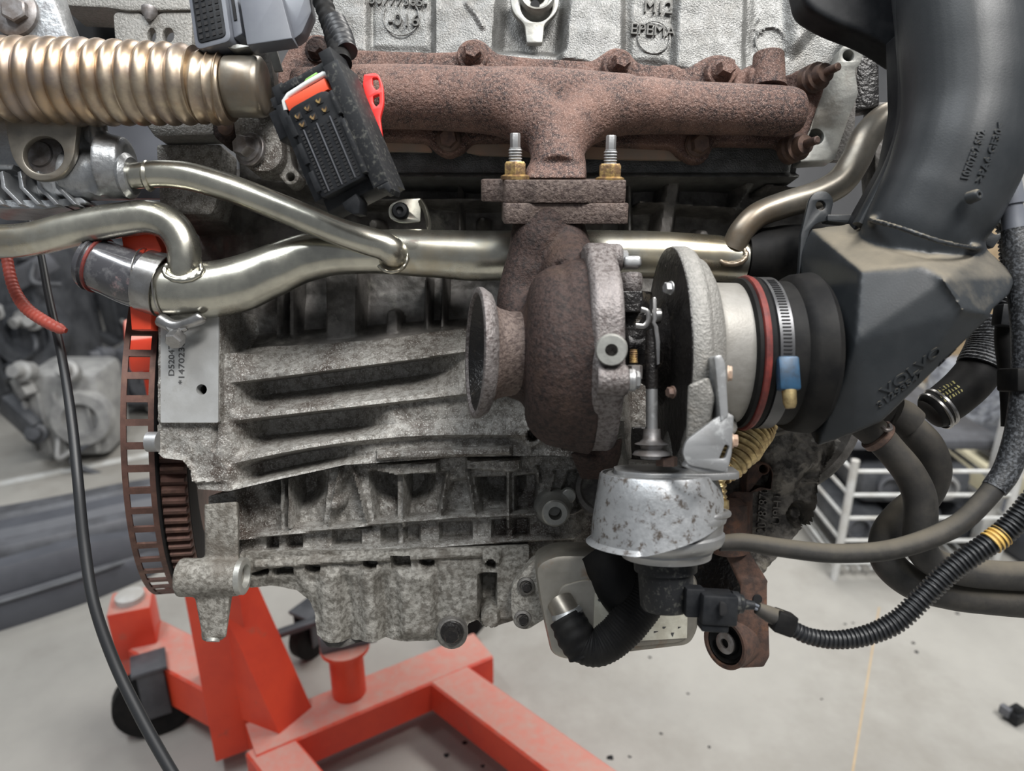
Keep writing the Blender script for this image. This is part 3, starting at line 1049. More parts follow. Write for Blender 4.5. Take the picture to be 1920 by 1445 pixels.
# core plug boss with washer tab
g = G().plate([rnd([(955, -20, 20), (960, 22, 22), (984, 46, 8), (986, 66, 3), (988, 80, 3), (1017, 80, 3), (1019, 62, 3), (1020, 46, 8), (1046, 22, 22), (1050, -20, 20), (1003, -45, 30)], 6, 6),
               circ(1006, 11, 30, 28)], 34, 50, 2)
add('washer_tab', g, 'machined', hd, label='pale metal washer with a square tab')
g = G().lathe((1006, 11, 70), (0, -1, 0), [(0, 33), (42, 33), (46, 30), (44, 26), (32, 22), (32, 16), (30, 14), (2, 12), (0, 11)], 36)
add('boss', g, 'machined', hd)
add('boss_hole', G().lathe((1003, 10, 28), (0, -1, 0), [(0, 9), (2, 9)], 20), 'plastic_deep', hd)
# joint plate at the timing end of the head
g = G().plate([rnd([(1592, 55, 4), (1612, 60, 4), (1608, 78, 8), (1622, 95, 14), (1612, 122, 14), (1603, 130, 6), (1610, 175, 8), (1590, 225, 10), (1565, 300, 5), (1500, 304, 4), (1512, 262, 8), (1530, 205, 6), (1545, 160, 6), (1556, 128, 8), (1570, 116, 8), (1575, 92, 10), (1588, 80, 6)], 5, 4),
               circ(1591, 104, 10.5, 20), circ(1530, 256, 15, 24)], 20, 60, 1.5)
add('end_plate', g, 'machined', hd, label='pale machined plate at the end of the head')
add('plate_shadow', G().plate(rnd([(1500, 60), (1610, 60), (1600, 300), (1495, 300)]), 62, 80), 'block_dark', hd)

# ---------------------------------------------------------------- engine block
eb = thing('engine_block', 'weathered aluminium engine block with long horizontal cooling shelves', 'engine part', (700, 900, 60))
r = Relief(285, 270, 1640, 935, 3.4, 140)
yl = [(560, 118, 118), (0, 0, 0)]
# y breakpoints at x=430 and x=870 (photo) and their depth
BP = [(300, 300, 165), (560, 540, 170), (624, 596, 150), (650, 618, 84), (708, 652, 10), (714, 658, 10), (717, 661, 100), (740, 688, 106), (776, 726, 12), (783, 733, 10), (786, 736, 104), (813, 772, 106),
      (856, 800, 14), (862, 807, 12), (865, 811, 92), (886, 828, 90), (906, 846, 20), (918, 857, 14), (940, 880, 14)]
bx = (r.X - 430) / 440.0


def shelf_rows(kx):
    kq_ = 1 - (1 - kx) ** 2 if kx > 0 else kx * 1.4
    ys = [CY + (ya + (yb_ - ya) * (kq_ if ya > 850 else kx) - CY) * (1 + t / F) for ya, yb_, t in BP]
    return np.maximum.accumulate(np.array(ys) + np.arange(len(ys)) * .6)


# grid rows follow the shelves, with a row on every crease
y00 = shelf_rows(0)
rows = np.sort(np.concatenate([r.Y[:, 0][[k for k, y in enumerate(r.Y[:, 0]) if np.min(np.abs(y00 - y)) > 1.3]], y00]))
r.ny = len(rows)
r.X = np.repeat(r.X[:1], r.ny, 0)
r.Y = np.zeros_like(r.X)
for j in range(r.nx):
    kx = min(max(bx[0, j], -.15), 1.05)
    r.Y[:, j] = np.interp(rows, np.concatenate([[200], y00, [1000]]), np.concatenate([[200], shelf_rows(kx), [1000]]))
r.H = np.full(r.X.shape, 140.0)
for j in range(r.nx):
    kx = min(max(bx[0, j], -.15), 1.05)
    # convert each breakpoint to reference coordinates with its own depth
    ys = shelf_rows(kx)
    xx = r.X[0, j]
    tt_ = []
    for ya, yb_, t in BP:
        if t > 80 and ya > 700:                      # the pockets run out to the right
            x0_, x1_ = ((760, 880) if ya < 750 else (620, 740) if ya < 820 else (560, 700))
            fd = min(max((xx - x0_) / (x1_ - x0_), 0), 1)
            fd = fd * fd * (3 - 2 * fd)
            t = t * (1 - fd) + (26 if ya < 750 else 30) * fd
        tt_.append(t)
    r.H[:, j] = np.interp(r.Y[:, j], ys, tt_)
low = r.Y > 660
# the shelves run out towards the right behind the turbine
fade = np.clip((r.X - 640) / 260, 0, 1)
H2 = r.H + 0
band = (r.Y > 655) & (r.Y < 745)

# webs closing the pockets at the left
wl = np.clip(1 - (r.X - 425) / 50, 0, 1)
wl = wl * wl * (3 - 2 * wl)
r.H = np.where(r.Y > 660, r.H * (1 - wl) + 8 * wl, r.H)
# upper field: recessed wall with cylinder bulges, posts and a ledge
for cx_ in (470, 760, 1030, 1300):
    d = np.abs(r.X - cx_) / 120
    r.H = np.where(r.Y < 640, r.H + np.clip(1 - d * d, 0, 1) * -18 * np.clip((645 - r.Y) / 60, 0, 1), r.H)
r.poly([(604, 430), (676, 430), (672, 640), (608, 640)], 92, 14, 'up')
r.line([(735, 590), (735, 640)], 13, 86, 10)
r.line([(548, 480), (548, 625)], 8, 100, 10)
r.line([(522, 480), (522, 625)], 6, 102, 8)
r.line([(800, 520), (800, 618)], 5, 92, 8)
r.line([(832, 500), (829, 612)], 4, 88, 8)
r.line([(640, 373), (940, 373)], 5, 96, 10)
r.line([(690, 292), (930, 300)], 8, 96, 12)
r.line([(920, 290), (1300, 300)], 9, 92, 12)
r.line([(1200, 378), (1420, 392)], 5, 94, 10)
r.line([(860, 300), (862, 440)], 4, 100, 8)
r.line([(1265, 330), (1245, 450)], 17, 92, 18)
r.line([(1180, 330), (1180, 440)], 8, 106, 14)
r.line([(1400, 345), (1450, 310)], 9, 88, 14)
r.line([(1380, 392), (1410, 345)], 8, 92, 14)
r.line([(1440, 345), (1560, 362)], 5, 84, 8)
r.poly([(300, 330), (420, 330), (420, 420), (300, 420)], 84, 14, 'up')
r.poly([(440, 280), (600, 280), (600, 360), (440, 340)], 96, 24, 'up')
for x, y, s_ in ((560, 455, 12), (700, 420, 14), (905, 410, 10), (1120, 400, 12), (1320, 440, 14)):
    r.disc(x, y, s_, 102, 16, 'up')
# machined end face
r.poly([(285, 560), (414, 560), (413, 905), (285, 905)], -6, 5)
r.poly([(298, 790), (420, 790), (425, 905), (370, 900), (350, 860), (298, 845)], 4, 10)
r.line([(407, 800), (407, 840)], 4, 14, 4, 'down')
r.line([(402, 560), (402, 800)], 1.5, 2, 4, 'down')
r.disc(415, 885, 16, 2, 10, 'up')
r.blend(np.hypot(r.X - 381, r.Y - 730) - 17, 62, 3)
# machined pads on the sealing rail and a broken boss
r.poly([(704, 846), (958, 838), (958, 852), (704, 862)], 4, 6, 'up')
r.disc(998, 815, 22, 22, 5, 'up')
r.disc(998, 812, 10, 80, 4)
r.line([(995, 838), (993, 856)], 4, 22, 5)
r.poly([(1170, 620), (1640, 620), (1640, 935), (1170, 935)], 120, 40, 'down')
r.rough(4, .022, 5)
r.rough(2, .07, 6)
out = [(300, 600), (330, 560), (300, 540), (300, 270), (1500, 270), (1500, 300), (1620, 310), (1640, 560), (1560, 900), (1180, 868), (1040, 856), (860, 858), (640, 874), (520, 900), (425, 922), (368, 918), (358, 880), (345, 862), (310, 858), (296, 848), (296, 800), (300, 780)]
blk = add('crankcase', r.build([(285, 575), (430, 575), (440, 648), (700, 632), (870, 606), (1040, 595), (1180, 590), (1640, 600), (1560, 900), (1180, 868), (1040, 856), (860, 858), (640, 874), (520, 900), (425, 922), (368, 918), (358, 880), (345, 862), (310, 858), (296, 848), (296, 800), (300, 780), (300, 600)], 0, 330), 'block', eb)
add('water_jacket_wall', r.build([(300, 270), (1500, 270), (1500, 300), (1620, 310), (1640, 600), (1180, 590), (1040, 595), (870, 606), (700, 632), (440, 648), (430, 575), (300, 575)], 0, 330), 'block_dark', eb, label='greasy upper wall of the block, darkened with painted shade')  # grease, plus the shade under head and manifold put into the colour
add('plug_hole', G().lathe((378, 730, 40), (0, -1, 0), [(0, 16), (3, 16)], 20), 'plastic_deep', eb)
g = G().plate([rnd([(301, 590), (410, 590), (409, 792), (301, 792)], 3), circ(378, 730, 10, 20)], -9, 10, 0)
add('machined_face', g, 'machined_bright', eb, label='smooth machined face with a small hole')
g = G()
text(g, 'D520474', 322, 671, -9.3, 11, 90, .6, width=66)
text(g, '*1470230', 341, 680, -9.3, 11, 90, .6, width=80)
add('stamped_number', g, 'ink', eb, label='number D520474 *1470230 stamped on the machined face')
# corner boss at the top left of the block, with its dark cavity
g = G().plate(rnd([(292, 270), (415, 270), (415, 345), (398, 402), (300, 402)], 8), 30, 110, 4)
add('corner_pad', g, 'block', eb)
g = G().plate(rnd([(285, 215), (400, 215), (402, 252), (300, 256)], 6), 18, 70, 4)
add('mounting_lug', g, 'alloy_grey', eb)
# dowel at the bell-housing edge
g = G().lathe((285, 828, 0), (1, 0, 0), [(-9, 15), (-7, 19), (14, 19)], 24)
add('dowel', g, 'steel_dull', eb)

# ---------------------------------------------------------------- bedplate (lower crankcase)
bp = thing('bedplate', 'grimy ribbed lower crankcase between the block and the oil pan', 'engine part', (760, 1060, 60))
r = Relief(330, 820, 1560, 1110, 3.2, 62)
r.Y = r.Y - .078 * (r.X - 700)
pk = [[(452, 880), (534, 878), (534, 985), (470, 990)], [(545, 872), (622, 872), (612, 978), (545, 982)], [(665, 880), (700, 985), (630, 985), (645, 905)],
      [(700, 880), (748, 878), (748, 968), (712, 972)], [(762, 885), (838, 882), (822, 962), (762, 965)], [(850, 900), (878, 895), (890, 958), (832, 960)],
      [(895, 892), (952, 890), (952, 955), (905, 958)], [(967, 890), (1010, 885), (1000, 955), (967, 955)],
      [(1065, 880), (1085, 880), (1075, 920), (1050, 925)]]
dep = [98, 96, 84, 98, 98, 82, 100, 96, 86]
for P_, d_ in zip(pk, dep):
    r.poly(P_, d_, 9)
for cx_, cy_, rx_ in ((525, 905, 62), (745, 900, 62), (938, 895, 52)):
    d = np.hypot((r.X - cx_) / rx_, (r.Y - cy_ - 10) / 62)
    r.H = np.where(r.H > 80, r.H + 40 * np.clip((1 - d) * 2.2, 0, 1), r.H)
    r.line([(cx_ + 15 if cx_ != 745 else 756, 872), (cx_ + 15 if cx_ != 745 else 756, 990)], 3.4, 40, 5)
for a, b in (((635, 882), (615, 985)), ((662, 882), (688, 985)), ((838, 890), (826, 968)), ((876, 885), (892, 966)), ((1040, 890), (1030, 925)), ((1008, 880), (1010, 905))):
    r.line([a, b], 3, 40, 5)
r.line([(440, 1012), (620, 992), (820, 972), (1010, 964), (1200, 960)], 3.2, 38, 5)
sq = [(510, 1003, 528, 1028), (548, 1000, 572, 1022), (630, 992, 680, 1015), (720, 986, 748, 1012), (762, 982, 788, 1010), (828, 976, 885, 1004), (925, 972, 950, 1004), (965, 970, 990, 1002)]
for a, b, c, d_ in sq:
    r.poly([(a, b), (c, b - 2), (c, d_), (a, d_ + 2)], 88, 8)
r.line([(450, 1040), (620, 1034), (820, 1025), (1010, 1012), (1200, 1005)], 4, 40, 6)
r.poly([(705, 868), (820, 866), (820, 888), (760, 890), (740, 892), (705, 884)], 36, 5)
r.poly([(874, 862), (978, 860), (976, 880), (964, 886), (930, 884), (874, 880)], 32, 5)
r.poly([(1085, 880), (1560, 880), (1560, 1090), (1085, 1090)], 110, 40, 'down')
r.disc(627, 947, 10, 30, 8, 'up')
r.rough(4, .03, 9)
r.rough(2, .09, 10)
out = [(425, 925), (520, 903), (640, 876), (860, 860), (1040, 858), (1180, 868), (1380, 880), (1380, 1040), (1180, 1050), (1000, 1062), (600, 1070), (420, 1075), (380, 1000), (378, 935)]
add('casting', r.build(out, 30, 320), 'block', bp, label='grimy ribbed casting')
g = G().lathe((1037, 950, 60), (0, -1, 0), [(0, 36), (40, 27), (66, 24), (69, 21), (69, 12), (30, 11), (28, 2)], 36)
add('threaded_boss', g, 'machined', bp, label='pale round boss with a threaded hole')
g = G().lathe((1065, 928, 60), (0, -1, 0), [(0, 15), (14, 13), (16, 10)], 24)
add('core_plug', g, 'machined', bp)
g = G().lathe((1130, 915, 80), (-.2, -1, .1), [(0, 52), (20, 52), (24, 48), (24, 40), (4, 38), (4, 2)], 36)
add('oil_return_port', g, 'block_dark', bp)
# left ear with its cross bore and lower leg
ear = fuse(G().hull([(383, 945, 5), (445, 940, 5), (448, 1075, 5), (385, 1072, 5), (383, 945, 90), (450, 940, 90), (448, 1075, 90), (385, 1072, 90)])
           .lathe((338, 1082, 5), (1, 0, 0), [(0, 36), (112, 34)], 32)
           .hull([(362, 1100, -12), (432, 1100, -12), (424, 1195, -12), (382, 1202, -12), (362, 1100, 60), (438, 1100, 60), (424, 1190, 50), (380, 1195, 50)])
           .lathe((400, 1188, 12), (0, -.25, -1), [(-30, 24), (8, 20), (12, 16)], 24), 3.4, 5)
add('mounting_ear', ear, 'pan', bp)
g = G().lathe((449, 1080, 5), (1, 0, 0), [(0, 34), (10, 34), (12, 31), (12, 22), (-4, 20)], 32)
add('cross_bore', g, 'machined', bp, label='pale machined ring')
g = G().lathe((400, 1196, -6), (0, -.45, -1), [(0, 12), (6, 12), (6, 6), (-4, 6)], 20)
add('leg_bore', g, 'machined', bp)

# ---------------------------------------------------------------- oil pan
op = thing('oil_pan', 'pitted cast aluminium oil pan with a dark drain plug', 'engine part', (740, 1200, 40))
r = Relief(440, 1020, 1000, 1225, 3.0, 30)
r.poly([(440, 1090), (560, 1085), (600, 1150), (440, 1150)], 44, 30)
for a in (655, 722):
    r.line([(a - 6, 1085), (a + 4, 1130), (a, 1230)], 6, 44, 26, 'down')
r.line([(690, 1080), (695, 1210)], 15, 14, 24)
r.line([(615, 1090), (618, 1200)], 18, 18, 24)
r.poly([(745, 1075), (812, 1075), (815, 1195), (750, 1195)], 14, 20)
r.poly([(822, 1050), (898, 1050), (898, 1160), (825, 1160)], 26, 10)
r.poly([(902, 1062), (931, 1060), (930, 1140), (902, 1142)], 92, 6)
r.line([(480, 1062), (620, 1052), (900, 1040)], 6, 18, 8)
for x, y in ((598, 1056), (702, 1048), (806, 1044)):
    r.poly([(x - 12, y - 6), (x + 12, y - 6), (x + 10, y + 4), (x, y + 8), (x - 10, y + 4)], 74, 4)
r.poly([(740, 1036), (772, 1034), (772, 1056), (740, 1058)], 60, 4)
r.poly([(482, 1068), (515, 1058), (512, 1068), (490, 1072)], 70, 5)
r.poly([(524, 1058), (558, 1054), (558, 1068), (526, 1070)], 66, 5)
r.disc(922, 1046, 18, 18, 5, 'up')
r.disc(922, 1045, 8, 80, 4)
r.disc(918, 1161, 18, 8, 5, 'up')
r.disc(918, 1161, 7, 80, 4)
r.line([(935, 1155), (958, 1155)], 6, 24, 6)
r.poly([(936, 1060), (958, 1058), (958, 1150), (936, 1150)], 30, 6)
r.rough(5, .03, 12)
r.rough(1.5, .10, 13)
out = [(446, 1040), (992, 1026), (990, 1150), (965, 1165), (940, 1172), (925, 1180), (905, 1176), (895, 1165), (878, 1172), (868, 1200), (820, 1203), (790, 1205), (760, 1206), (720, 1200), (640, 1206), (618, 1204), (592, 1193), (586, 1160), (575, 1130), (550, 1112), (500, 1104), (462, 1108), (450, 1100)]
add('casting', r.build(out, 20, 260), 'pan', op)
g = G().lathe((848, 1182, 30), (0, -1, -.1), [(0, 30), (14, 29), (18, 24), (18, 20)], 32)
add('plug_boss', g, 'block_dark', op)
bolt(op, (848, 1184, 8), (0, -1, -.12), 15, 16, 22, 5, 'oily', name='drain_plug')
g = G().plate(rnd([(595, 1190), (700, 1196), (640, 1215), (615, 1214)], 4), 45, 120, 2)
add('pan_foot', g, 'block_dark', op)

# ---------------------------------------------------------------- flywheel edge, seen at the left of the block
fw = thing('flywheel', 'rust-brown flywheel with a slotted trigger ring and toothed edge', 'flywheel', (300, 1090, 100))
# the disc stands edge-on: axis along x, centre behind the block
fc = q(383, 775, 440)
RF = 322 * uu(440)
ax = Vector((1, .27, 0)).normalized()


def fpt(a_, rad, ang):
    u_ = Vector((0, 0, 1))
    w_ = ax.cross(u_)
    return fc + ax * a_ + (u_ * math.cos(ang) + w_ * math.sin(ang)) * rad


NS = 60
wth = .0275
# slotted trigger ring: two rims joined by bars, each a real strip of sheet
g = G()
for a0, a1 in ((-.038, -.0335), (-.0165, -.012)):
    rings = []
    for k in range(181):
        th = math.tau * k / 180
        rings.append([fpt(a0, RF, th), fpt(a1, RF, th), fpt(a1, RF - .0025, th), fpt(a0, RF - .0025, th)])
    g.loft(rings, cap=False)
ring = add('trigger_ring', g, 'fly', fw)
for k in range(NS):
    th = math.tau * k / NS
    g = G()
    h_ = .0030 / RF
    g.loft([[fpt(a_, RF, th - h_), fpt(a_, RF, th + h_), fpt(a_, RF - .0024, th + h_), fpt(a_, RF - .0024, th - h_)] for a_ in (-.034, -.016)])
    add('bar', g, 'fly', ring)
g = G()
rings = []
for a0, rr_ in ((-.0125, RF), (-.011, RF - .002), (-.011, RF - .05), (.012, RF - .05), (.012, RF - .012), (-.009, RF - .012)):
    rings.append([fpt(a0, rr_, math.tau * k / 120) for k in range(120)])
g.loft(rings, True, True)
add('disc', g, 'plastic_deep', fw)
NT = 110
tb = G()
rings = []
for a0, m_ in ((-.0105, 0), (-.009, 1), (.010, 1), (.0115, 0)):
    ringp = []
    for k in range(NT):
        for f_, rr_ in ((0, .0), (.22, .0055), (.5, .0055), (.72, 0)):
            ringp.append(fpt(a0, RF - .0095 + rr_ * m_, math.tau * (k + f_) / NT))
    rings.append(ringp)
tb.loft(rings, True, True)
add('ring_gear', tb, 'fly', fw, label='toothed starter ring')
# ================================================================ exhaust manifold
em = thing('exhaust_manifold', 'long rust-brown cast exhaust manifold bolted across the cylinder head', 'exhaust manifold', (1040, 330, -20))
# flange strip with an ear at every bolt
top = [(520, 130, 4), (540, 90, 14), (560, 72, 10), (590, 62, 16), (612, 66, 16), (625, 84, 10), (660, 92, 8), (800, 97, 10), (858, 96, 12), (868, 80, 16), (888, 70, 18), (908, 76, 16), (930, 100, 16), (1000, 108, 8), (1110, 114, 14),
       (1130, 100, 16), (1150, 87, 18), (1178, 92, 18), (1195, 118, 14), (1290, 128, 12), (1312, 112, 16), (1340, 100, 20), (1368, 104, 20), (1386, 124, 14), (1400, 138, 6), (1480, 140, 8), (1500, 128, 12), (1530, 126, 14), (1546, 145, 12),
       (1546, 170, 16), (1532, 205, 20), (1512, 262, 12), (1505, 282, 10), (1480, 288, 10), (1460, 270, 12)]
bot = [(1340, 268, 10), (1326, 300, 14), (1300, 304, 14), (1275, 290, 14), (1262, 274, 10), (1000, 262, 10), (884, 262, 12), (868, 282, 16), (840, 293, 16), (816, 282, 16), (800, 262, 12), (640, 256, 10), (520, 250, 4)]
g = G().plate(rnd(top + bot, 8, 5), 2, 32, 4)
add('flange', fuse(g, 2.6, 4), 'rust', em)
g = G().plate(rnd([(540, 256), (788, 256), (812, 284), (700, 282), (540, 276)], 6), 30, 38, 0)
gk = add('gasket', g, 'copper', em, label='thin tan metal gasket strip under the flange')
g = G().plate(rnd([(872, 284), (900, 262), (1160, 274), (1255, 276), (1288, 300), (1170, 298), (900, 290)], 6), 30, 38, 0)
add('gasket', g, 'copper', em, label='tan gasket strip under the right runner')
# runners melted into one casting
g = G()
g.tube([(560, 190, -50, 58), (700, 182, -55, 57), (860, 186, -58, 58), (950, 196, -64, 60), (1005, 226, -82, 58), (1038, 268, -100, 48), (1044, 322, -120, 48)], n=28)
g.tube([(1462, 208, -58, 45), (1300, 203, -60, 47), (1180, 199, -62, 52), (1112, 210, -74, 55), (1066, 244, -92, 52), (1050, 284, -106, 46), (1046, 322, -120, 48)], n=28)
g.tube([(860, 184, -52, 54), (1000, 182, -60, 53), (1180, 192, -58, 50)], n=28)
g.lathe((1452, 209, -58), (1, 0, 0), [(0, 45), (30, 44), (48, 37), (56, 24), (58, 10)], 28)
g.hull([(985, 318, -112), (1100, 318, -112), (1098, 292, -108), (1000, 290, -108), (985, 334, -165), (1098, 334, -165), (1060, 285, -140), (1030, 285, -140), (985, 342, -120), (1100, 342, -120)])
for x in (620, 760, 900, 1080, 1240, 1400):
    g.lathe((x, 190, 30), (0, -1, 0), [(0, 46), (60, 44)], 24)
g.box((1425, 155, -20), (60, 60, 40), None, 8)
cast = fuse(g, 3.0, 16)
add('runners', cast, 'rust', em)
g = G().lathe((1440, 165, -40), (0.02, 0, 1), [(0, 34), (16, 31), (62, 28), (64, 26)], 28)
add('sensor_boss', g, 'rust', em)
TLT = R(-20)
Mt = Matrix.Rotation(TLT, 4, 'X')               # the turbo mount leans: its top faces a little forward


def tiltplate(outs, px, py, t, th, bev=3):
    """horizontal flange: outline in (x right, y away) px about its centre, top at (px,py)"""
    k = uu(t)
    mx = Matrix.Translation(q(px, py, t)) @ Matrix.Rotation(R(17), 4, 'X')
    return G().plate(outs, 0, th, bev, mx=mx, unit=k)


o = rnd([(-138, 62, 14), (-80, 82, 20), (80, 82, 20), (122, 62, 14), (126, -62, 8), (70, -66, 10), (50, -76, 10), (-40, -76, 10), (-55, -66, 10), (-94, -62, 8), (-96, -26, 6), (-138, -14, 10)], 8, 4)
add('mount_flange', tiltplate([o], 1040, 336, -128, 40), 'rust_mid', em)
for x, yy in ((966, 332), (1143, 336)):
    mx_ax = Matrix.Rotation(R(17), 3, 'X') @ Vector((0, 0, 1))
    g = G().lathe((x, yy, -160), mx_ax, [(-4, 27), (2, 27), (5, 21)], 28)
    hexhead(g, (x, yy, -160), mx_ax, 22, 28, start=.5)
    nu = add('nut', g, 'brass', em, label='corroded brassy flange nut')
    g = G()
    prof = [(24, 10)]
    for k in range(5):
        prof += [(28 + k * 5, 13), (30.5 + k * 5, 10.5)]
    g.lathe((x, yy, -160), mx_ax, prof + [(52, 11), (53, 9)], 20)
    g.lathe((x, yy, -160), mx_ax, [(52, 9.5), (76, 9.5), (78, 8)], 6)
    add('stud', g, 'steel_dull', nu)
for x, y in ((889, 106), (1158, 124), (1350, 136)):
    bolt(em, (x - 3, y + 3, 2), (.16 if x > 1000 else .05, -1, -.05), 17, 30, 29, 14, 'rust')
bolt(em, (598, 96, 4), (-.1, -1, -.1), 15, 20, 24, 10, 'rust_dark')
bolt(em, (842, 262, 4), (0, -1, -.2), 18, 20, 24, 8, 'bolt_dark')
bolt(em, (1306, 272, 4), (.1, -1, -.2), 18, 20, 24, 8, 'bolt_dark')
for x, y in ((1515, 152), (1478, 282)):
    g = G().lathe((x, y, 4), (.30, -1, -.08), [(0, 26), (14, 26), (16, 22), (20, 20), (22, 25), (30, 25), (32, 19), (48, 17), (50, 8), (78, 7), (80, 5)], 26)
    add('stud_nut', g, 'bolt_dark', em)
g = G()
for x in (845, 1152, 1350):
    pass

# ================================================================ turbocharger
tc = thing('turbocharger', 'rusty turbocharger with a brown turbine snail and a grey compressor snail', 'turbocharger', (1170, 860, -200))
o = rnd([(-104, 58, 10), (-70, 76, 20), (80, 76, 20), (120, 58, 14), (128, -58, 8), (-98, -58, 8)], 8, 4)
add('inlet_flange', tiltplate([o], 1043, 378, -128, 37), 'rust_mid', tc)
g = G()
# inlet throat
g.tube([(1025, 408, -118, 64), (1016, 450, -124, 60), (994, 508, -128, 50), (972, 560, -140, 40), (985, 640, -170, 40)], n=28)
g.tube([(1040, 410, -118, 50), (1058, 460, -130, 48), (1070, 520, -160, 60)], n=24)
# volute: a tube wound round the shaft
c0 = q(1052, 668, -200)
k = uu(-200)
P, W = [], []
for i in range(34):
    th = R(-70 + i * 11.3)
    rad = (112 - i * .3) * k
    wr = (70 - i * .62) * k
    P.append(c0 + Vector((-(i * .15) * k, -math.cos(th) * rad, math.sin(th) * rad)))
    W.append(wr)
g.path(P, W, 24)
g.lathe((1052, 668, -200), (1, 0, 0), [(-72, 90), (-40, 150), (10, 176), (52, 184), (58, 150)], 48)
g.lathe((1052, 668, -200), (-1, -.06, .02), [(30, 110), (80, 84), (112, 74), (126, 76)], 40)
add('turbine_housing', fuse(g, 3.0, 9), 'rust_dark', tc)
# outlet neck and flange, swung a little towards the camera
oax = Vector((-1, -.21, .02))
oc = (982, 664, -212)
g = G().lathe(oc, oax, [(-16, 88), (8, 80), (30, 79), (50, 84), (66, 94), (72, 104)], 56, cap=False)
add('outlet_neck', g, 'rust_mid', tc)  # paler than the housing: the light on the neck is put into its colour
g = G().lathe(oc, oax, [(64, 92), (66, 104), (70, 112), (84, 121), (92, 121), (94, 118), (94, 111), (90, 108), (86, 108)], 72, cap=False)
add('outlet_flange', g, 'rust_grey', tc, label='machined outlet flange')
g = G().lathe(oc, oax, [(89, 108.5), (72, 92), (30, 70), (-10, 58), (-12, 2)], 72, cap=False)  # bore lining, coloured black all the way in
add('outlet_bore', g, 'oily', tc, label='black bore')
# cast marks on the snail
g = G()
for i in range(26):
    th = R(8 + i * 3.4 - 40)
    rad = 178 * k
    p = c0 + Vector((-22 * k, -math.cos(th) * rad, math.sin(th) * rad + 0))
    w = (5 if i % 3 else 8) * k
    g.add([p + Vector((a_ * 2.2 * k, 0, b_ * w * .4)) + Vector((0, -.8 * k if cc else 3 * k, 0)) for cc in (0, 1) for a_, b_ in ((-1, -1), (1, -1), (1, 1), (-1, 1))],
          [(0, 1, 2, 3), (4, 7, 6, 5), (0, 4, 5, 1), (1, 5, 6, 2), (2, 6, 7, 3), (3, 7, 4, 0)])
# lobed turbine rim
rc = (1088, 656, -200)


def lobes(th):
    # th: 0 = up, 90 = towards camera ...
    v = 1.0
    for cth, amp, wd in ((8, .06, 22), (62, .03, 20), (112, .05, 18), (160, .02, 20), (215, .05, 18), (300, .05, 18)):
        d = (math.degrees(th) - cth + 180) % 360 - 180
        v += amp * max(0, 1 - (d / wd) ** 2)
    return v


g = G().lathe(rc, (1, 0, 0), [(0, 150), (2, 178), (10, 186), (48, 186), (56, 180), (56, 120)], 120, rfun=lobes)
add('turbine_rim', fuse(g, 2.6, 3), 'rust_grey', tc)
g = G().lathe((1040, 790, -250), (.62, -.1, -.5), [(0, 60), (90, 60)], 20)
# boss with a hole facing the camera
g = G().lathe((1146, 655, -352), (-.12, -1, -.1), [(-30, 32), (28, 29), (33, 27), (33, 12), (0, 10), (0, 1)], 40)
add('sensor_boss', g, 'machined', tc, label='pale round boss with a deep hole')
g = G().lathe((1146, 655, -352), (-.12, -1, -.1), [(4, 9.5), (5, 9.5)], 24)
add('boss_bore', g, 'plastic_deep', tc)
# two bolt ears at the rim, pointing at the compressor
ear = fuse(G().lathe((1132, 712, -350), (1, 0, 0), [(-14, 30), (38, 30), (46, 26)], 28).hull([(1120, 690, -300), (1172, 690, -300), (1120, 735, -330), (1172, 735, -330), (1120, 745, -250), (1172, 745, -250), (1172, 680, -250), (1120, 680, -250)]), 2.6, 5)
add('rim_ear', ear, 'rust_grey', tc)
bolt(tc, (1180, 712, -350), (1, -.1, 0), 17, 12, 21, 8, 'steel_dull')
g = G().lathe((1190, 692, -318), (0, 0, 1), [(-18, 14), (6, 15), (8, 12)], 6)
add('nut', g, 'bolt_grey', tc)
prof = [(0, 8)]
for i in range(6):
    prof += [(3 + i * 3.4, 8), (4.7 + i * 3.4, 6.6)]
g = G().lathe((1188, 680, -318), (0, 0, 1), prof + [(25, 7)], 18)
add('threaded_stud', g, 'brass', tc)
# upper clamp: rounded lugs behind the rim
ear = fuse(G().lathe((1100, 484, -235), (1, 0, 0), [(0, 28), (62, 27), (66, 23)], 28), 2.6, 3)
add('rim_ear', ear, 'rust_grey', tc)
g = G().lathe((1162, 484, -238), (1, 0, 0), [(0, 15), (14, 15), (16, 12)], 6)
add('bolt', g, 'steel_dull', tc)
g = fuse(G().box((1184, 492, -240), (34, 34, 22), None, 6), 1.8, 5)
add('clamp_lug', g, 'steel_dull', tc)
g = G().lathe((1182, 532, -240), (0, 0, 1), [(-16, 17), (-8, 22), (8, 23), (18, 21), (20, 18)], 32)
add('banjo_fitting', g, 'rust_grey', tc)
# bearing housing between the snails
g = G().lathe((1150, 660, -190), (1, 0, 0), [(0, 100), (12, 86), (20, 62), (52, 58), (70, 70), (92, 110)], 40)
g.lathe((1182, 560, -200), (0, 0, -1), [(-10, 40), (80, 46)], 24)
add('bearing_housing', g, 'oily', tc)
g = G().plate(rnd([(1165, 545), (1205, 545), (1205, 585), (1168, 585)], 4), -262, -200, 2)
add('oil_feed_block', g, 'oily', tc)
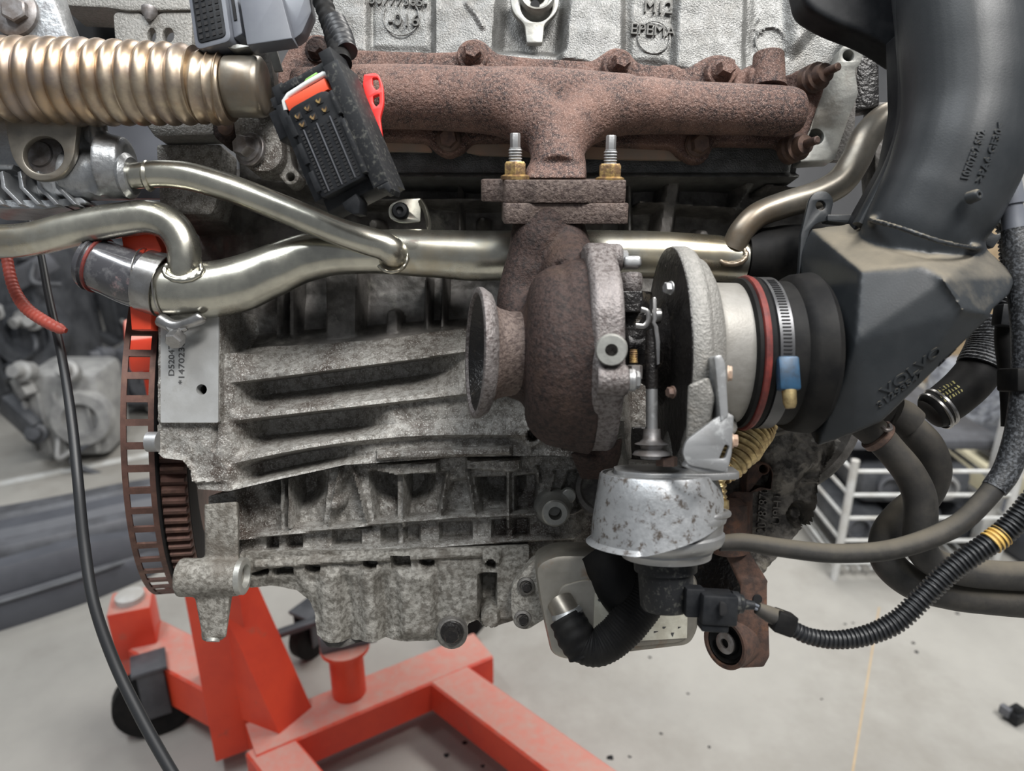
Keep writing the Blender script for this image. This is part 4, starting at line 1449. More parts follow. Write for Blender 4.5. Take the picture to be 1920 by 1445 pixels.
# compressor housing
cc = (1245, 664, -200)
g = G().lathe(cc, (1, 0, 0), [(0, 60), (4, 196), (8, 199), (30, 199), (38, 194), (42, 184), (58, 176), (68, 160), (76, 138)], 96)
add('compressor_scroll', g, 'alloy_grey', tc)
g = G().lathe((1236, 664, -200), (1, 0, 0), [(0, 40), (4, 110), (10, 176), (12, 197), (16, 197)], 72)
add('back_plate', g, 'oily', tc, label='oil-wet black back plate')
g = G().lathe((1335, 662, -200), (1, 0, 0), [(-40, 150), (-28, 142), (-16, 134), (-6, 131), (64, 130), (70, 126), (70, 100), (20, 96)], 80)
add('compressor_inlet', g, 'alloy_smooth', tc, label='smooth grey inlet snout')
# the scroll's lower outlet running down behind the bracket
g = G().tube([(1330, 770, -250, 62), (1310, 800, -235, 56), (1290, 840, -225, 48), (1270, 870, -215, 44)], n=28)
g.hull([(1290, 722, -396), (1328, 706, -396), (1340, 745, -392), (1322, 836, -372), (1286, 836, -372), (1290, 720, -230), (1345, 720, -230), (1340, 830, -230), (1290, 840, -230)])
add('scroll_outlet', fuse(g, 3.2, 8), 'alloy_grey', tc)
bolt(tc, (1258, 540, -318), (-1, -.3, 0), 11, 10, 13, 3, 'steel_dull', flange=False)
bolt(tc, (1262, 735, -330), (-1, -.3, 0), 10, 9, 12, 3, 'bolt_dark', flange=False)

# ---- wastegate / vane actuator below the compressor
ac = thing('turbo_actuator', 'vacuum actuator with a pitted silver heat shield below the turbocharger', 'actuator', (1240, 1160, -230))
g = G().lathe((1222, 725, -300), (0, 0, -1), [(0, 11), (96, 11)], 20)
rod = add('rod', g, 'steel_dull', ac)
g = G().lathe((1222, 618, -300), (0, 0, -1), [(0, 10), (14, 12), (110, 12), (112, 8)], 20)
add('rod_sleeve', g, 'oily', ac)
g = G().lathe((1222, 822, -300), (0, 0, -1), [(-18, 16), (0, 17), (6, 22), (10, 32), (13, 22), (20, 20), (24, 32), (30, 36), (33, 22), (38, 20)], 36)
add('rod_boot', g, 'bolt_grey', ac)
g = G().plate([(1224, 558), (1228, 557), (1231, 560), (1232, 598), (1229, 604), (1234, 612), (1238, 640), (1237, 682), (1232, 684), (1230, 640), (1226, 612), (1223, 604), (1225, 598)], -316, -290, .6)
add('lever', g, 'steel', ac, label='thin bright lever standing on edge')
g = G().tube([(1202, 580, -305), (1213, 584, -305), (1216, 600, -305), (1208, 611, -305), (1192, 610, -305)], 5, n=8, step=2, flat=(1, .7), cap=True)
add('hook', g, 'steel', ac, label='small pale hook')
g = G().lathe((1216, 592, -292), (1, 0, 0), [(-8, 6), (6, 6), (8, 16), (12, 16), (22, 14), (24, 10)], 20)
add('pivot', g, 'steel', ac)
# bracket plate the can hangs from
g = G().plate([rnd([(-108, 34), (-60, 60), (90, 60), (120, 30), (112, -46), (60, -62), (-60, -62), (-112, -30)], 14)], 0, 13, 2, mx=Matrix.Translation(q(1262, 878, -262)) @ Matrix.Rotation(R(2), 4, 'X'), unit=uu(-262))
brk = add('bracket_plate', g, 'steel_dull', ac)
hh = G()
hexhead(hh, (1222, 876, -300), (0, 0, 1), 18, 24)
hexhead(hh, (1262, 876, -310), (0, 0, 1), 17, 22)
add('nut', G().lathe((1250, 873, -300), (0, 0, 1), [(0, 20), (16, 20), (18, 16)], 6), 'bolt_dark', ac)
# upright bracket: bar and folded plate
g = G().plate(rnd([(1339, 668, 6), (1352, 664, 8), (1360, 680, 6), (1366, 780, 3), (1352, 790, 3), (1343, 700, 3)], 4), -398, -330, 1.5)
add('support_bar', g, 'steel_dull', ac)
g = G().plate([rnd([(1362, 772, 3), (1376, 780, 3), (1372, 850, 3), (1366, 876, 6), (1358, 884, 6), (1290, 872, 14), (1280, 850, 8), (1286, 826, 16), (1340, 786, 6)], 5),
               rnd([(1352, 850, 4), (1360, 832, 4), (1368, 836, 3), (1360, 860, 5), (1348, 860, 3)], 3)], -396, -388, 1)
add('support_plate', g, 'steel_dull', ac, label='pale folded support plate')
g = G().tube([(1284, 868, -385), (1305, 878, -384), (1360, 880, -382)], 9, n=10, step=4, flat=(.7, 1.4))
add('support_foot', g, 'steel_dull', ac)
bolt(ac, (1364, 700, -370), (1, -.3, 0), 14, 6, 15, 3, 'copper', flange=False, name='rivet')
bolt(ac, (1372, 826, -340), (1, -.2, 0), 12, 8, 14, 3, 'copper', flange=False, name='rivet')
# can and shield
AC = (1236, 886, -262)
g = G().lathe(AC, (0, 0, -1), [(0, 2), (1, 96), (4, 100), (50, 104), (92, 106), (96, 90), (96, 60)], 64)
add('can', g, 'steel_dull', ac)
rings_o = []
oo = q(1230, 886, -262)
kk = uu(-262)
n = 64
for i in range(n + 1):
    deg = -150 + 246 * i / n                       # 0 = towards the camera, + = to the right
    th = R(deg)
    low = 130.0
    if deg > -20:
        low = 130 - (deg + 20) * .62
    if deg > 50:
        low = 87 - (deg - 50) * 1.5
    low = max(low, 8)
    col_o, col_i = [], []
    for z, rr_ in ((0, 102), (3, 105), (low * .35, 112), (low * .7, 119), (low * .94, 121), (low, 122)):
        fl = 9 if (z == low and deg < -25) else 0
        d = Vector((math.sin(th), -math.cos(th), 0))
        col_o.append(oo + d * ((rr_ + fl) * kk) + Vector((0, 0, -z * kk)))
        col_i.append(oo + d * ((rr_ - 2.5 + fl) * kk) + Vector((0, 0, -z * kk)))
    rings_o.append(col_o + col_i[::-1])
g = G().loft(rings_o, True, True)
add('heat_shield', g, 'shield', ac, label='pitted silver heat shield')
g = G().lathe((1246, 892, -262), (0.02, 0, -1), [(62, 103), (68, 109), (76, 111), (82, 109), (86, 105), (102, 103), (106, 107), (114, 107), (124, 102), (130, 92), (134, 86), (138, 86), (140, 84), (150, 82), (152, 66)], 64)
add('lower_shell', g, 'steel_dull', ac)
g = G().tube([(1322, 974, -330), (1344, 969, -320), (1358, 966, -300), (1364, 962, -262), (1350, 958, -230)], 7, n=10, step=4)
add('shell_lip', g, 'steel_dull', ac)
g = G().lathe((1247, 1038, -262), (0.02, 0, -1), [(-4, 56), (0, 60), (30, 58), (32, 51), (38, 51), (96, 48), (102, 44), (104, 28)], 48)
add('solenoid', g, 'dustplast', ac, label='black plastic position sensor')
g = G().plate(rnd([(1205, 1090), (1300, 1088), (1300, 1160), (1210, 1162)], 6), -310, -230, 3)
add('vacuum_spigot', G().lathe((1345, 1018, -270), (1, 0, 0), [(-20, 10), (8, 10), (10, 7), (30, 7)], 20), 'plastic', ac)
g = G().box((1300, 1126, -300), (36, 34, 54), (0, 2, 0), 4)
add('sensor_socket', g, 'plastic', ac)
# ================================================================ plated coolant pipe with its welded branches
cp_ = thing('coolant_pipe', 'shiny plated steel coolant pipe with branches, running behind the turbocharger', 'pipe', (800, 500, 20))
g = G().tube([(262, 528, -22, 50), (300, 540, -22, 52), (360, 545, -18, 53), (440, 535, -12, 52), (510, 508, -6, 48), (570, 484, 0, 45), (630, 474, 0, 41), (700, 472, 2, 41), (800, 475, 2, 44), (900, 480, 2, 47), (1000, 478, 2, 46), (1100, 476, 2, 44), (1220, 478, 2, 44), (1320, 484, 2, 44), (1392, 490, 4, 43)], n=36, step=5)
mt = add('main_tube', g, 'pipe', cp_)
g = G().tube([(-260, 430, -60, 31), (-60, 446, -60, 31), (0, 452, -60, 31), (60, 448, -58, 31), (150, 426, -54, 32), (230, 412, -50, 32), (285, 408, -48, 32), (322, 424, -46, 31), (343, 458, -46, 30), (346, 500, -44, 30), (344, 528, -30, 30)], n=28, step=5)
add('branch_tube', g, 'pipe', cp_, label='branch tube arching over the left end')
g = G().tube([(248, 330, -70, 24), (300, 326, -70, 25), (350, 330, -70, 26), (390, 340, -70, 26), (440, 356, -70, 26), (540, 395, -66, 26), (640, 436, -60, 26), (690, 452, -56, 27), (722, 462, -50, 27), (737, 474, -44, 27), (735, 482, -20, 27)], n=28, step=5)
add('branch_tube', g, 'pipe', cp_, label='diagonal branch tube welded to the middle')
g = G().tube([(1760, 205, -10, 24), (1700, 210, -14, 25), (1660, 222, -20, 27), (1625, 256, -24, 27), (1604, 300, -26, 27), (1576, 340, -28, 27), (1530, 366, -30, 26), (1470, 384, -32, 25), (1420, 404, -32, 24), (1390, 434, -30, 23), (1374, 466, -22, 22)], n=24, step=5)
add('branch_tube', g, 'pipe_grey', cp_, label='stained branch tube climbing behind the black intake')


def weld(c, nrm, rx, ry, a0=0, a1=360, r=4):
    m_ = facing(*c, nrm)
    k = uu(c[2])
    P = [m_ @ Vector((rx * k * math.cos(R(a)), ry * k * math.sin(R(a)), math.sin(a) * .3 * k)) for a in np.linspace(a0, a1, 40)]
    return G().path(P, [r * k * (1 + .09 * math.sin(i * 1.3)) for i in range(len(P))], 10)


add('weld_bead', weld((343, 506, -62), (0, -1, .35), 35, 22, 150, 385, 5), 'pipe', cp_)
add('weld_bead', weld((735, 484, -40), (0, -1, .1), 28, 26, -150, 60, 4), 'pipe', cp_)
add('weld_bead', weld((1372, 478, -36), (-.2, -1, .4), 26, 20, 150, 390, 5), 'pipe_grey', cp_)
# collar crimp on the branch and end bead
g = G().lathe((250, 330, -70), (1, 0, 0), [(24, 25), (29, 29), (34, 25)], 28)
add('bead', g, 'pipe', cp_)
# retaining tab with its torx screw
g = G().plate([rnd([(752, 373, 18), (785, 371, 3), (790, 372, 3), (788, 416, 3), (752, 419, 20), (729, 410, 22), (728, 384, 22)], 8, 6), circ(751, 396, 9, 16)], 55, 62, 1)
tb_ = add('mounting_tab', g, 'pipe', cp_, label='dull tab screwed to the block')
g = G().lathe((751, 396, 52), (0, -1, 0), [(0, 16), (5, 16), (9, 13), (10, 7), (4, 6), (3, 1)], 28)
add('screw', g, 'plastic', tb_)
g = G().tube([(788, 376, 56), (796, 390, 48), (802, 410, 36), (804, 428, 20), (800, 440, 2), (810, 446, -8)], 5, n=10, step=3, flat=(1, .7))
add('strap', g, 'pipe', cp_)
# coolant neck of the right end: black rubber hose
g = G().tube([(1392, 482, 6, 50), (1430, 482, 8, 54), (1480, 480, 14, 58), (1560, 476, 24, 58)], n=32)
add('rubber_hose', g, 'rubber', label='black rubber hose pushed on the right end of the plated pipe', cat='hose')

# clear worn hose and clamp at the left end
g = G().tube([(166, 490, -26, 47), (200, 502, -26, 50), (250, 522, -24, 52), (292, 534, -22, 52)], n=36, cap=False)
g.tube([(292, 534, -22, 47), (250, 522, -24, 47), (200, 502, -26, 45), (166, 490, -26, 43)], n=36, cap=False)
t = thing('hose_stub', 'short worn grey hose end clamped on the plated pipe', 'hose', (230, 560, -24))
add('hose', g, 'clear', t)
for a_, m_ in ((8, 'clear'), (20, 'red_rubber'), (112, 'red_rubber')):
    ax_ = (q(292, 534, -22) - q(166, 490, -26)).normalized()
    gg = G().lathe0(q(166, 490, -26) + ax_ * a_ * uu(-26), ax_, [(-3 * S, 46 * S), (-2 * S, 51 * S), (3 * S, 52 * S), (5 * S, 46 * S)], 40)
    add('ridge', gg, m_, t)
t = thing('hose_clamp', 'shiny worm-drive clamp round the left end of the plated pipe', 'hose clamp', (300, 590, -26))
ax_ = Vector((.97, .02, -.28)).normalized()
k = uu(-24)
g = G().lathe0(q(296, 532, -24), ax_, [(-22 * k, 56 * k), (-22 * k, 58.5 * k), (16 * k, 60 * k), (16 * k, 57.5 * k)], 64, cap=False)
g.lathe0(q(296, 532, -24), ax_, [(16 * k, 57.5 * k), (-22 * k, 56 * k)], 64, cap=False)
bd = add('band', g, 'steel', t)
for a_ in (-22, 17):
    g = G()
    P = [q(296, 532, -24) + ax_ * a_ * k + (Vector((0, 0, 1)) * math.cos(x) + ax_.cross(Vector((0, 0, 1))) * math.sin(x)) * 59 * k for x in np.linspace(0, math.tau, 61)]
    g.path(P, [1.6 * k] * len(P), 6, cap=False)
    add('rolled_edge', g, 'steel', bd)
g = G().tube([(300, 598, -40, 14), (328, 612, -44, 13), (345, 608, -46, 11), (376, 596, -48, 12), (380, 592, -48, 10)], n=16)
add('worm_housing', fuse(g, 1.8, 3), 'steel', t)
hx = G()
hexhead(hx, (334, 630, -48), (-.1, -.75, -.55), 17, 22, start=.6)
add('screw_head', hx, 'steel', t)
g = G().tube([(313, 600, -46), (318, 616, -50), (330, 622, -50), (350, 614, -48)], 6, n=8, step=3)
add('tang', g, 'steel', t)

# ================================================================ corrugated exhaust gas pipe, top left
eg = thing('corrugated_pipe', 'bronze-tinted corrugated steel exhaust pipe, upper left', 'pipe', (220, 230, -120))
tt = 27 * S
P = [(-260, 142, -118, 74), (-60, 146, -118, 76), (0, 150, -118, 77), (80, 152, -118, 78), (150, 155, -118, 79), (230, 156, -116, 76), (310, 158, -114, 74), (372, 160, -112, 71)]
g = G().tube(P, n=44, step=2.0, cor=lambda L: 1 - .13 * (1 - abs(math.sin(math.pi * L / tt)) ** .7))
add('bellows', g, 'bellows', eg)
P = [(368, 162, -112, 60), (384, 164, -112, 66), (392, 165, -112, 60), (402, 166, -111, 66), (410, 166, -111, 60), (420, 167, -110, 66), (430, 167, -110, 58)]
g = G().tube(P, n=40, step=2)
add('small_convolutions', g, 'bellows', eg)
g = G().lathe((432, 162, -110), (1, .05, 0), [(-4, 52), (0, 55), (52, 55), (60, 53), (64, 48), (65, 40)], 44)
add('end_sleeve', g, 'pipe_grey', eg)
g = G().plate(rnd([(500, 84, 2), (516, 84, 2), (530, 132, 2), (514, 134, 2)], 2), -92, -86, 1)
add('end_plate', g, 'machined', label='narrow bare metal plate edge behind the sleeve of the bronze pipe', cat='bracket')
g = G().plate(rnd([(455, 80, 4), (505, 82, 4), (520, 200, 20), (470, 215, 30), (455, 180, 10)], 4), -70, -40, 2)
add('clamp_flange', g, 'block_dark', label='dark flange behind the sleeve end of the bronze pipe', cat='flange')

# ---------------------------------------------------------------- alloy housing below the bellows, with fins and its steel lug
hs = thing('alloy_housing', 'shiny cast alloy housing with cooling fins under the bronze pipe', 'engine part', (120, 400, -60))
g = G()
g.hull([(120, 205, -72), (200, 205, -72), (208, 345, -72), (150, 368, -60), (60, 370, -40), (0, 360, -30), (120, 205, 40), (200, 205, 40), (208, 345, 40), (100, 385, 40)])
g.lathe((130, 330, -50), (1, 0, 0), [(0, 46), (112, 44), (118, 38)], 32)
g.lathe((196, 310, -60), (.9, .1, 0), [(0, 60), (40, 52), (46, 40)], 32)
g.tube([(176, 210, -74, 12), (182, 270, -78, 12), (190, 320, -78, 14), (180, 365, -70, 12)], n=16)
g.tube([(140, 360, -64, 10), (168, 350, -72, 10), (182, 320, -78, 10)], n=16)
g.hull([(-40, 180, -60), (130, 180, -60), (135, 310, -50), (-40, 330, -50), (-40, 180, 60), (130, 180, 60), (135, 310, 60), (-40, 330, 60)])
hc = fuse(g, 3.2, 6)
add('casting', hc, 'alloy_shiny', hs)
for i in range(7):
    x = -36 + i * 34
    g = G().plate([(x, 322), (x + 7, 320), (x + 12, 350), (x + 44, 383), (x + 36, 384), (x + 4, 352)], -84, -30, 1.5)
    if i < 5:
        add('fin', g, 'alloy_shiny', hs)
g = G().plate(rnd([(-60, 374), (100, 374), (150, 368), (165, 380), (80, 392), (-60, 390)], 3), -66, 30, 3)
add('base_rib', g, 'alloy_shiny', hs)
g = G().plate(rnd([(-60, 308), (26, 308), (22, 318), (-60, 318)], 2), -74, -20, 2)
add('side_rib', g, 'alloy_shiny', hs)
g = G().plate([rnd([(0, 190, 10), (146, 190, 4), (146, 222, 3), (138, 300, 30), (110, 335, 30), (60, 340, 40), (22, 300, 30), (10, 240, 10)], 10, 6), circ(81, 290, 38, 32, 35)], -108, -94, 3)
add('lug', g, 'pipe_grey', hs, label='stained steel lug with a round eye')
g = G().lathe((81, 292, -60), (0, -1, 0), [(0, 40), (6, 40), (8, 24), (12, 22)], 32)
add('eye_bolt', g, 'bolt_grey', hs)
g = G().lathe((176, 254, -78), (0, -1, 0), [(0, 16), (4, 16), (4, 12), (6, 12), (6, 8), (8, 7)], 28)
add('cast_mark', g, 'alloy_shiny', hs)
g = G().lathe((222, 330, -68), (1, 0, 0), [(14, 40), (20, 42), (28, 34)], 32)
add('port_rim', g, 'alloy_shiny', hs)
# bracket plate and bolt at the very corner
g = G().plate(rnd([(-60, -40, 4), (88, -40, 8), (104, 10, 8), (130, 76, 6), (138, 120, 6), (-60, 120, 4)], 6), -84, -30, 4)
t = thing('corner_bracket', 'alloy bracket with a large hexagon bolt in the upper left corner', 'bracket', (20, 110, -60))
add('bracket', g, 'alloy_shiny', t)
g = G().lathe((30, 26, -84), (0, -1, 0), [(0, 44), (8, 44), (12, 38), (14, 30)], 36)
wsh = add('washer', g, 'bolt_grey', t)
g = G()
hexhead(g, (32, 22, -96), (.1, -1, -.05), 24, 16, start=.05)
add('bolt', g, 'bolt_grey', t)
# pale plates behind: top rail and drop plate
g = G().plate(rnd([(110, -40, 2), (360, -40, 2), (360, 18, 3), (240, 20, 3), (200, 14, 3), (112, 10, 3)], 3), 8, 90, 3)
t = thing('rear_bracket', 'grey alloy bracket with oval holes behind the bronze pipe', 'bracket', (290, 80, 20))
add('rail', g, 'alloy_grey', t)
g = G().plate([rnd([(212, 26, 6), (225, 20, 10), (256, 20, 8), (278, 36, 6), (292, 30, 6), (305, 22, 8), (360, 22, 4), (360, 110, 2), (218, 110, 2)], 5), circ(284, 66, 8, 18, 14), circ(315, 66, 11, 18, 14)], 14, 34, 2)
add('plate', g, 'alloy_grey', t)
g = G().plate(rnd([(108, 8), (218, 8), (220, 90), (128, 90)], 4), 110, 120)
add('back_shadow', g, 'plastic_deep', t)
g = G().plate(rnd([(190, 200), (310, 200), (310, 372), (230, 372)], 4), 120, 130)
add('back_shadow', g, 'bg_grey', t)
g = G().lathe((281, 18, 10), (0, -.2, -1), [(0, 15), (8, 14), (22, 4)], 20)
add('stud', g, 'bolt_grey', t)
# dark engine cover/bracket pieces between housing and block
t = thing('side_casting', 'dull cast casting with a hex bolt and oval lug beside the black plug', 'engine part', (480, 330, 0))
g = G().plate([rnd([(435, 212, 6), (520, 205, 6), (528, 250, 20), (530, 300, 30), (508, 322, 30), (470, 322, 24), (445, 290, 10)], 8, 5)], -34, 30, 5)
add('lug', g, 'block', t)
bolt(t, (472, 282, -34), (-.35, -1, .05), 20, 26, 32, 8, 'bolt_grey')
g = G().plate([rnd([(500, 240, 8), (540, 250, 10), (548, 310, 10), (565, 330, 12), (552, 346, 14), (536, 346, 10), (524, 330, 10), (500, 325, 8)], 8, 4), circ(544, 331, 8, 16)], -4, 40, 3)
add('plate', g, 'block', t)
g = G().plate(rnd([(268, 226, 4), (398, 226, 4), (402, 252, 4), (290, 256, 4)], 4), -6, 50, 3)
add('ledge', g, 'alloy_grey', t)
g = G().plate(rnd([(398, 222, 4), (446, 214, 10), (448, 250, 14), (420, 272, 10), (402, 256, 4)], 4), -10, 40, 3)
add('dark_lug', g, 'rust_dark', t)
g = G().lathe((425, 240, -10), (0, -1, 0), [(0, 16), (6, 15), (8, 10)], 20)
add('plug', g, 'bolt_dark', t)

# ================================================================ black multi-pin connector hanging in front
cn = thing('wiring_plug', 'large black multi-pin wiring plug with red lever, hanging in front of the manifold', 'connector', (620, 390, -230))
k = uu(-230)
# local frame: y along the plug towards its top-left end, z towards the camera
yv = Vector((-.385, 0, .923)).normalized()
zv = Vector((-.30, -.90, .18))
zv = (zv - yv * zv.dot(yv)).normalized()
xv = yv.cross(zv)
MC = Matrix((xv, yv, zv)).transposed().to_4x4()
MC.translation = q(622, 252, -250)
k *= 1.04


def cpl(outs, z0, z1, bev=1.0):
    """plate in plug coordinates (x right, y up the plug), z0 front, z1 rear"""
    return G().plate(outs, 0, z0 - z1, bev, mx=MC @ Matrix.Translation((0, 0, z0 * k)), unit=k)


def cbox(x0, x1, y0, y1, z0, z1, bev=1.0):
    return cpl([(x0, y0), (x1, y0), (x1, y1), (x0, y1)], max(z0, z1), min(z0, z1), bev)


# plate() measures thickness in `unit`, so keep everything in units of k
add('backshell', cbox(-62, 62, -122, 96, -64, 6, 5), 'plastic', cn)
add('side_wall', cbox(40, 70, -128, 100, -60, 26, 3), 'dustplast', cn)
add('side_wall', cbox(-72, -54, -100, 84, -60, 18, 3), 'plastic', cn)
add('face_block', cpl([rnd([(-52, -104, 6), (38, -104, 6), (38, 62, 24), (-52, 62, 20)], 8, 5)], 30, -20, 2), 'plastic', cn)
for i in range(3):
    g = cbox(-56 + 0, -46, -92 + i * 52, -54 + i * 52, 20, 34, 1.5)
    add('guide_rib', g, 'plastic', cn)
g = cbox(36, 44, -100, 0, 18, 36, 1.5)
add('guide_rib', g, 'dustplast', cn)
add('guide_rib', cbox(36, 43, 10, 52, 18, 36, 1.5), 'dustplast', cn)
# contact field: rows of flat black tiles painting the shade of small chambers
fld = G()
for i in range(6):
    x = -40 + i * 13.4
    fld.mesh_like = None
    for j in range(17):
        y = -96 + j * 6.6
        gg = cbox(x - 2.8, x + 2.8, y - 2.2, y + 2.2, 29.6, 31.0, 0)
        fld.add(gg.v, gg.f)
add('contact_chambers', fld, 'plastic_deep', cn, kind='stuff')
fld = G()
for i in range(5):
    x = -33.3 + i * 13.4
    gg = cbox(x - .7, x + .7, -99, 16, 29.5, 33, 0)
    fld.add(gg.v, gg.f)
    if i in (0, 2, 4):
        add('divider', gg, 'bg_mid', cn)
for (x, y) in ((-34, 42), (-12, 46), (12, 48), (-32, 26), (-9, 28), (16, 30)):
    g = cbox(x - 7, x + 7, y - 6, y + 6, 29.5, 31.2, .3)
    sl = add('large_chamber', g, 'plastic_deep', cn)
    g = cpl([(x - 5, y + 2), (x - 2, y + 4), (x - 1, y - 1), (x + 3, y + 1), (x + 5, y + 3), (x + 4, y - 1), (x, y - 5), (x - 3, y - 3)], 33, 31, 0)
    add('contact', g, 'brass', sl)
g = cbox(-50, 34, 62, 84, -10, 22, 4)
add('red_seal', g, 'orange_plastic', cn, label='orange-red seal block')
g = G().path([MC @ Vector((a * k, b * k, c * k)) for a, b, c in ((-56, 70, 14), (-52, 84, 16), (-40, 90, 16), (0, 92, 16), (34, 92, 16), (42, 88, 12))], [5 * k] * 6, 12)
add('white_seal', g, 'white_plastic', cn, label='white rubber seal')
add('top_frame', cbox(-60, 56, 100, 116, -50, 10, 3), 'dustplast', cn)
add('top_frame', cbox(-66, -44, 84, 118, -50, 16, 3), 'plastic', cn)
add('top_frame', cbox(40, 64, 84, 128, -50, 20, 3), 'plastic', cn)
add('latch_rail', cbox(-48, -14, 98, 112, 8, 20, 2), 'dustplast', cn)
g = G().path([MC @ Vector((a * k, b * k, c * k)) for a, b, c in ((-16, 94, 4), (0, 100, 10), (20, 102, 8), (30, 110, -10))], [3.4 * k] * 4, 10)
add('wire', g, 'green_wire', cn, label='green and yellow wire')
add('left_shoulder', cbox(-92, -64, 30, 84, -50, 10, 4), 'plastic', cn)
add('left_shoulder', cbox(-78, -60, 84, 104, -46, 12, 3), 'dustplast', cn)
g = cpl([(-26, -122), (4, -118), (6, -132), (-4, -152), (-16, -148), (-26, -134)], 16, -20, 2)
add('nose', g, 'plastic', cn)
g = cpl([(46, -128), (70, -128), (70, -142), (64, -148), (58, -136), (48, -134)], 26, -20, 2)
add('nose', g, 'dustplast', cn)
# dusty flank of the plug, visible on its right
# red lever
lm = Matrix.Translation(q(690, 200, -200)) @ Matrix(((.55, 0, .83, 0), (.83, 0, -.55, 0), (0, 1, 0, 0), (0, 0, 0, 1)))
g = G().plate([rnd([(-14, 60, 3), (20, 64, 10), (34, 40, 12), (36, 6, 8), (26, -20, 6), (30, -56, 3), (22, -62, 3), (12, -20, 6), (4, 10, 6), (-2, 40, 4)], 5),
               rnd([(8, 54, 3), (20, 54, 5), (26, 36, 5), (18, 30, 4), (10, 40, 3)], 3), rnd([(14, 22, 3), (28, 26, 3), (28, 6, 3), (20, 0, 3), (14, 8, 3)], 3)], 0, 9, 1.2, mx=lm, unit=k)
lm2 = Matrix.Translation(q(690, 200, -200)) @ Matrix(((1, 0, 0, 0), (0, 0, -1, 0), (0, 1, 0, 0), (0, 0, 0, 1)))
g = G().plate([rnd([(-8, 60, 3), (18, 64, 10), (28, 40, 12), (29, 6, 8), (22, -20, 6), (28, -66, 3), (20, -62, 3), (6, -14, 6), (-2, 10, 6), (-10, 40, 4)], 5),
               rnd([(8, 54, 3), (18, 54, 5), (22, 36, 5), (15, 30, 4), (8, 40, 3)], 3), rnd([(9, 20, 3), (21, 24, 3), (21, 6, 3), (15, 0, 3), (9, 8, 3)], 3)], 0, 12, 1.4, mx=lm2, unit=k)
add('locking_lever', g, 'red_plastic', cn, label='red locking lever')
# taped harness above it
t = thing('taped_cable', 'black taped wiring loom dropping to the large multi-pin plug', 'cable', (640, 110, -190))
g = G().tube([(575, -160, -140, 17), (590, -40, -150, 17), (604, 0, -155, 18), (620, 45, -165, 18), (632, 80, -185, 20), (640, 120, -220, 19)], n=20, step=3, cor=lambda L: 1 + .05 * math.sin(L * 900) + .03 * math.sin(L * 370))
add('loom', g, 'rubber', t)
g = G().tube([(620, 62, -184, 21), (640, 64, -186, 22), (646, 94, -200, 21)], n=16, step=4)
g = G().tube([(628, 40, -172, 20), (640, 70, -190, 22), (650, 98, -205, 20)], n=20, step=3, cor=lambda L: 1 + .05 * math.sin(L * 1300))
add('tape', g, 'cable', t, label='shiny tape wrap')

# second connector and grey box at the top
rot2 = Matrix.Rotation(R(14), 4, 'Z')
M2 = facing(398, 30, -150, (-.15, -1, .05), up=(-.18, 0, 1))
k = uu(-150)
t = thing('relay_socket', 'black fuse socket with small square chambers at the top, beside the grey box', 'connector', (398, 90, -150))


def p2(outs, z0, z1, bev=1):
    return G().plate(outs, 0, z0 - z1, bev, mx=M2 @ Matrix.Translation((0, 0, z0 * k)), unit=k)


add('body', p2([rnd([(-38, -62, 14), (34, -62, 14), (34, 100, 2), (-38, 100, 2)], 4)], 8, -40, 2), 'plastic_grey', t)
add('face', p2([rnd([(-30, -52, 10), (26, -52, 10), (26, 100, 2), (-30, 100, 2)], 4)], 10, 6, .5), 'plastic', t)
for i in range(4):
    for j in range(11):
        x, y = -22 + i * 13, -42 + j * 12
        add('chamber', p2([(x - 3.6, y - 3.6), (x + 3.6, y - 3.6), (x + 3.6, y + 3.6), (x - 3.6, y + 3.6)], 11.2, 9, 0), 'plastic_deep', t)
add('side_channel', p2([rnd([(34, -50), (52, -46), (52, 100), (34, 100)], 3)], -4, -40, 2), 'plastic_grey', t)
add('slot', p2([(40, -18), (46, -18), (46, 40), (40, 40)], -2, -6, .3), 'plastic_deep', t)
g = G().plate([rnd([(446, -20, 2), (524, -20, 2), (548, 72, 2), (463, 84, 2)], 2)], -170, -135, 1.5)
t = thing('grey_box', 'slate grey plastic control box at the top edge between socket and loom', 'box', (500, 80, -150))
add('case', g, 'plastic_grey', t)
g = G().plate([rnd([(520, -20, 2), (578, -20, 2), (584, 22, 4), (566, 62, 6), (552, 72, 3), (545, 70, 2)], 2)], -150, -120, 2)
add('case_end', g, 'plastic_grey', t)
g = G().plate([rnd([(425, 88, 3), (445, 82, 3), (470, 86, 2), (440, 92, 3)], 2)], -150, -120, 1)
add('metal_tab', g, 'machined', t)

# ================================================================ black intake duct on the right
dt = thing('intake_duct', 'large dusty black plastic intake pipe curving down into a faceted resonator box', 'duct', (1700, 830, -200))
g = G()
g.tube([(1780, -220, -212, 104), (1792, -80, -215, 104), (1796, 0, -220, 104), (1808, 100, -225, 108), (1812, 200, -228, 110), (1796, 290, -228, 112), (1762, 370, -222, 108), (1728, 430, -215, 102), (1700, 500, -205, 92)], n=40, step=8)
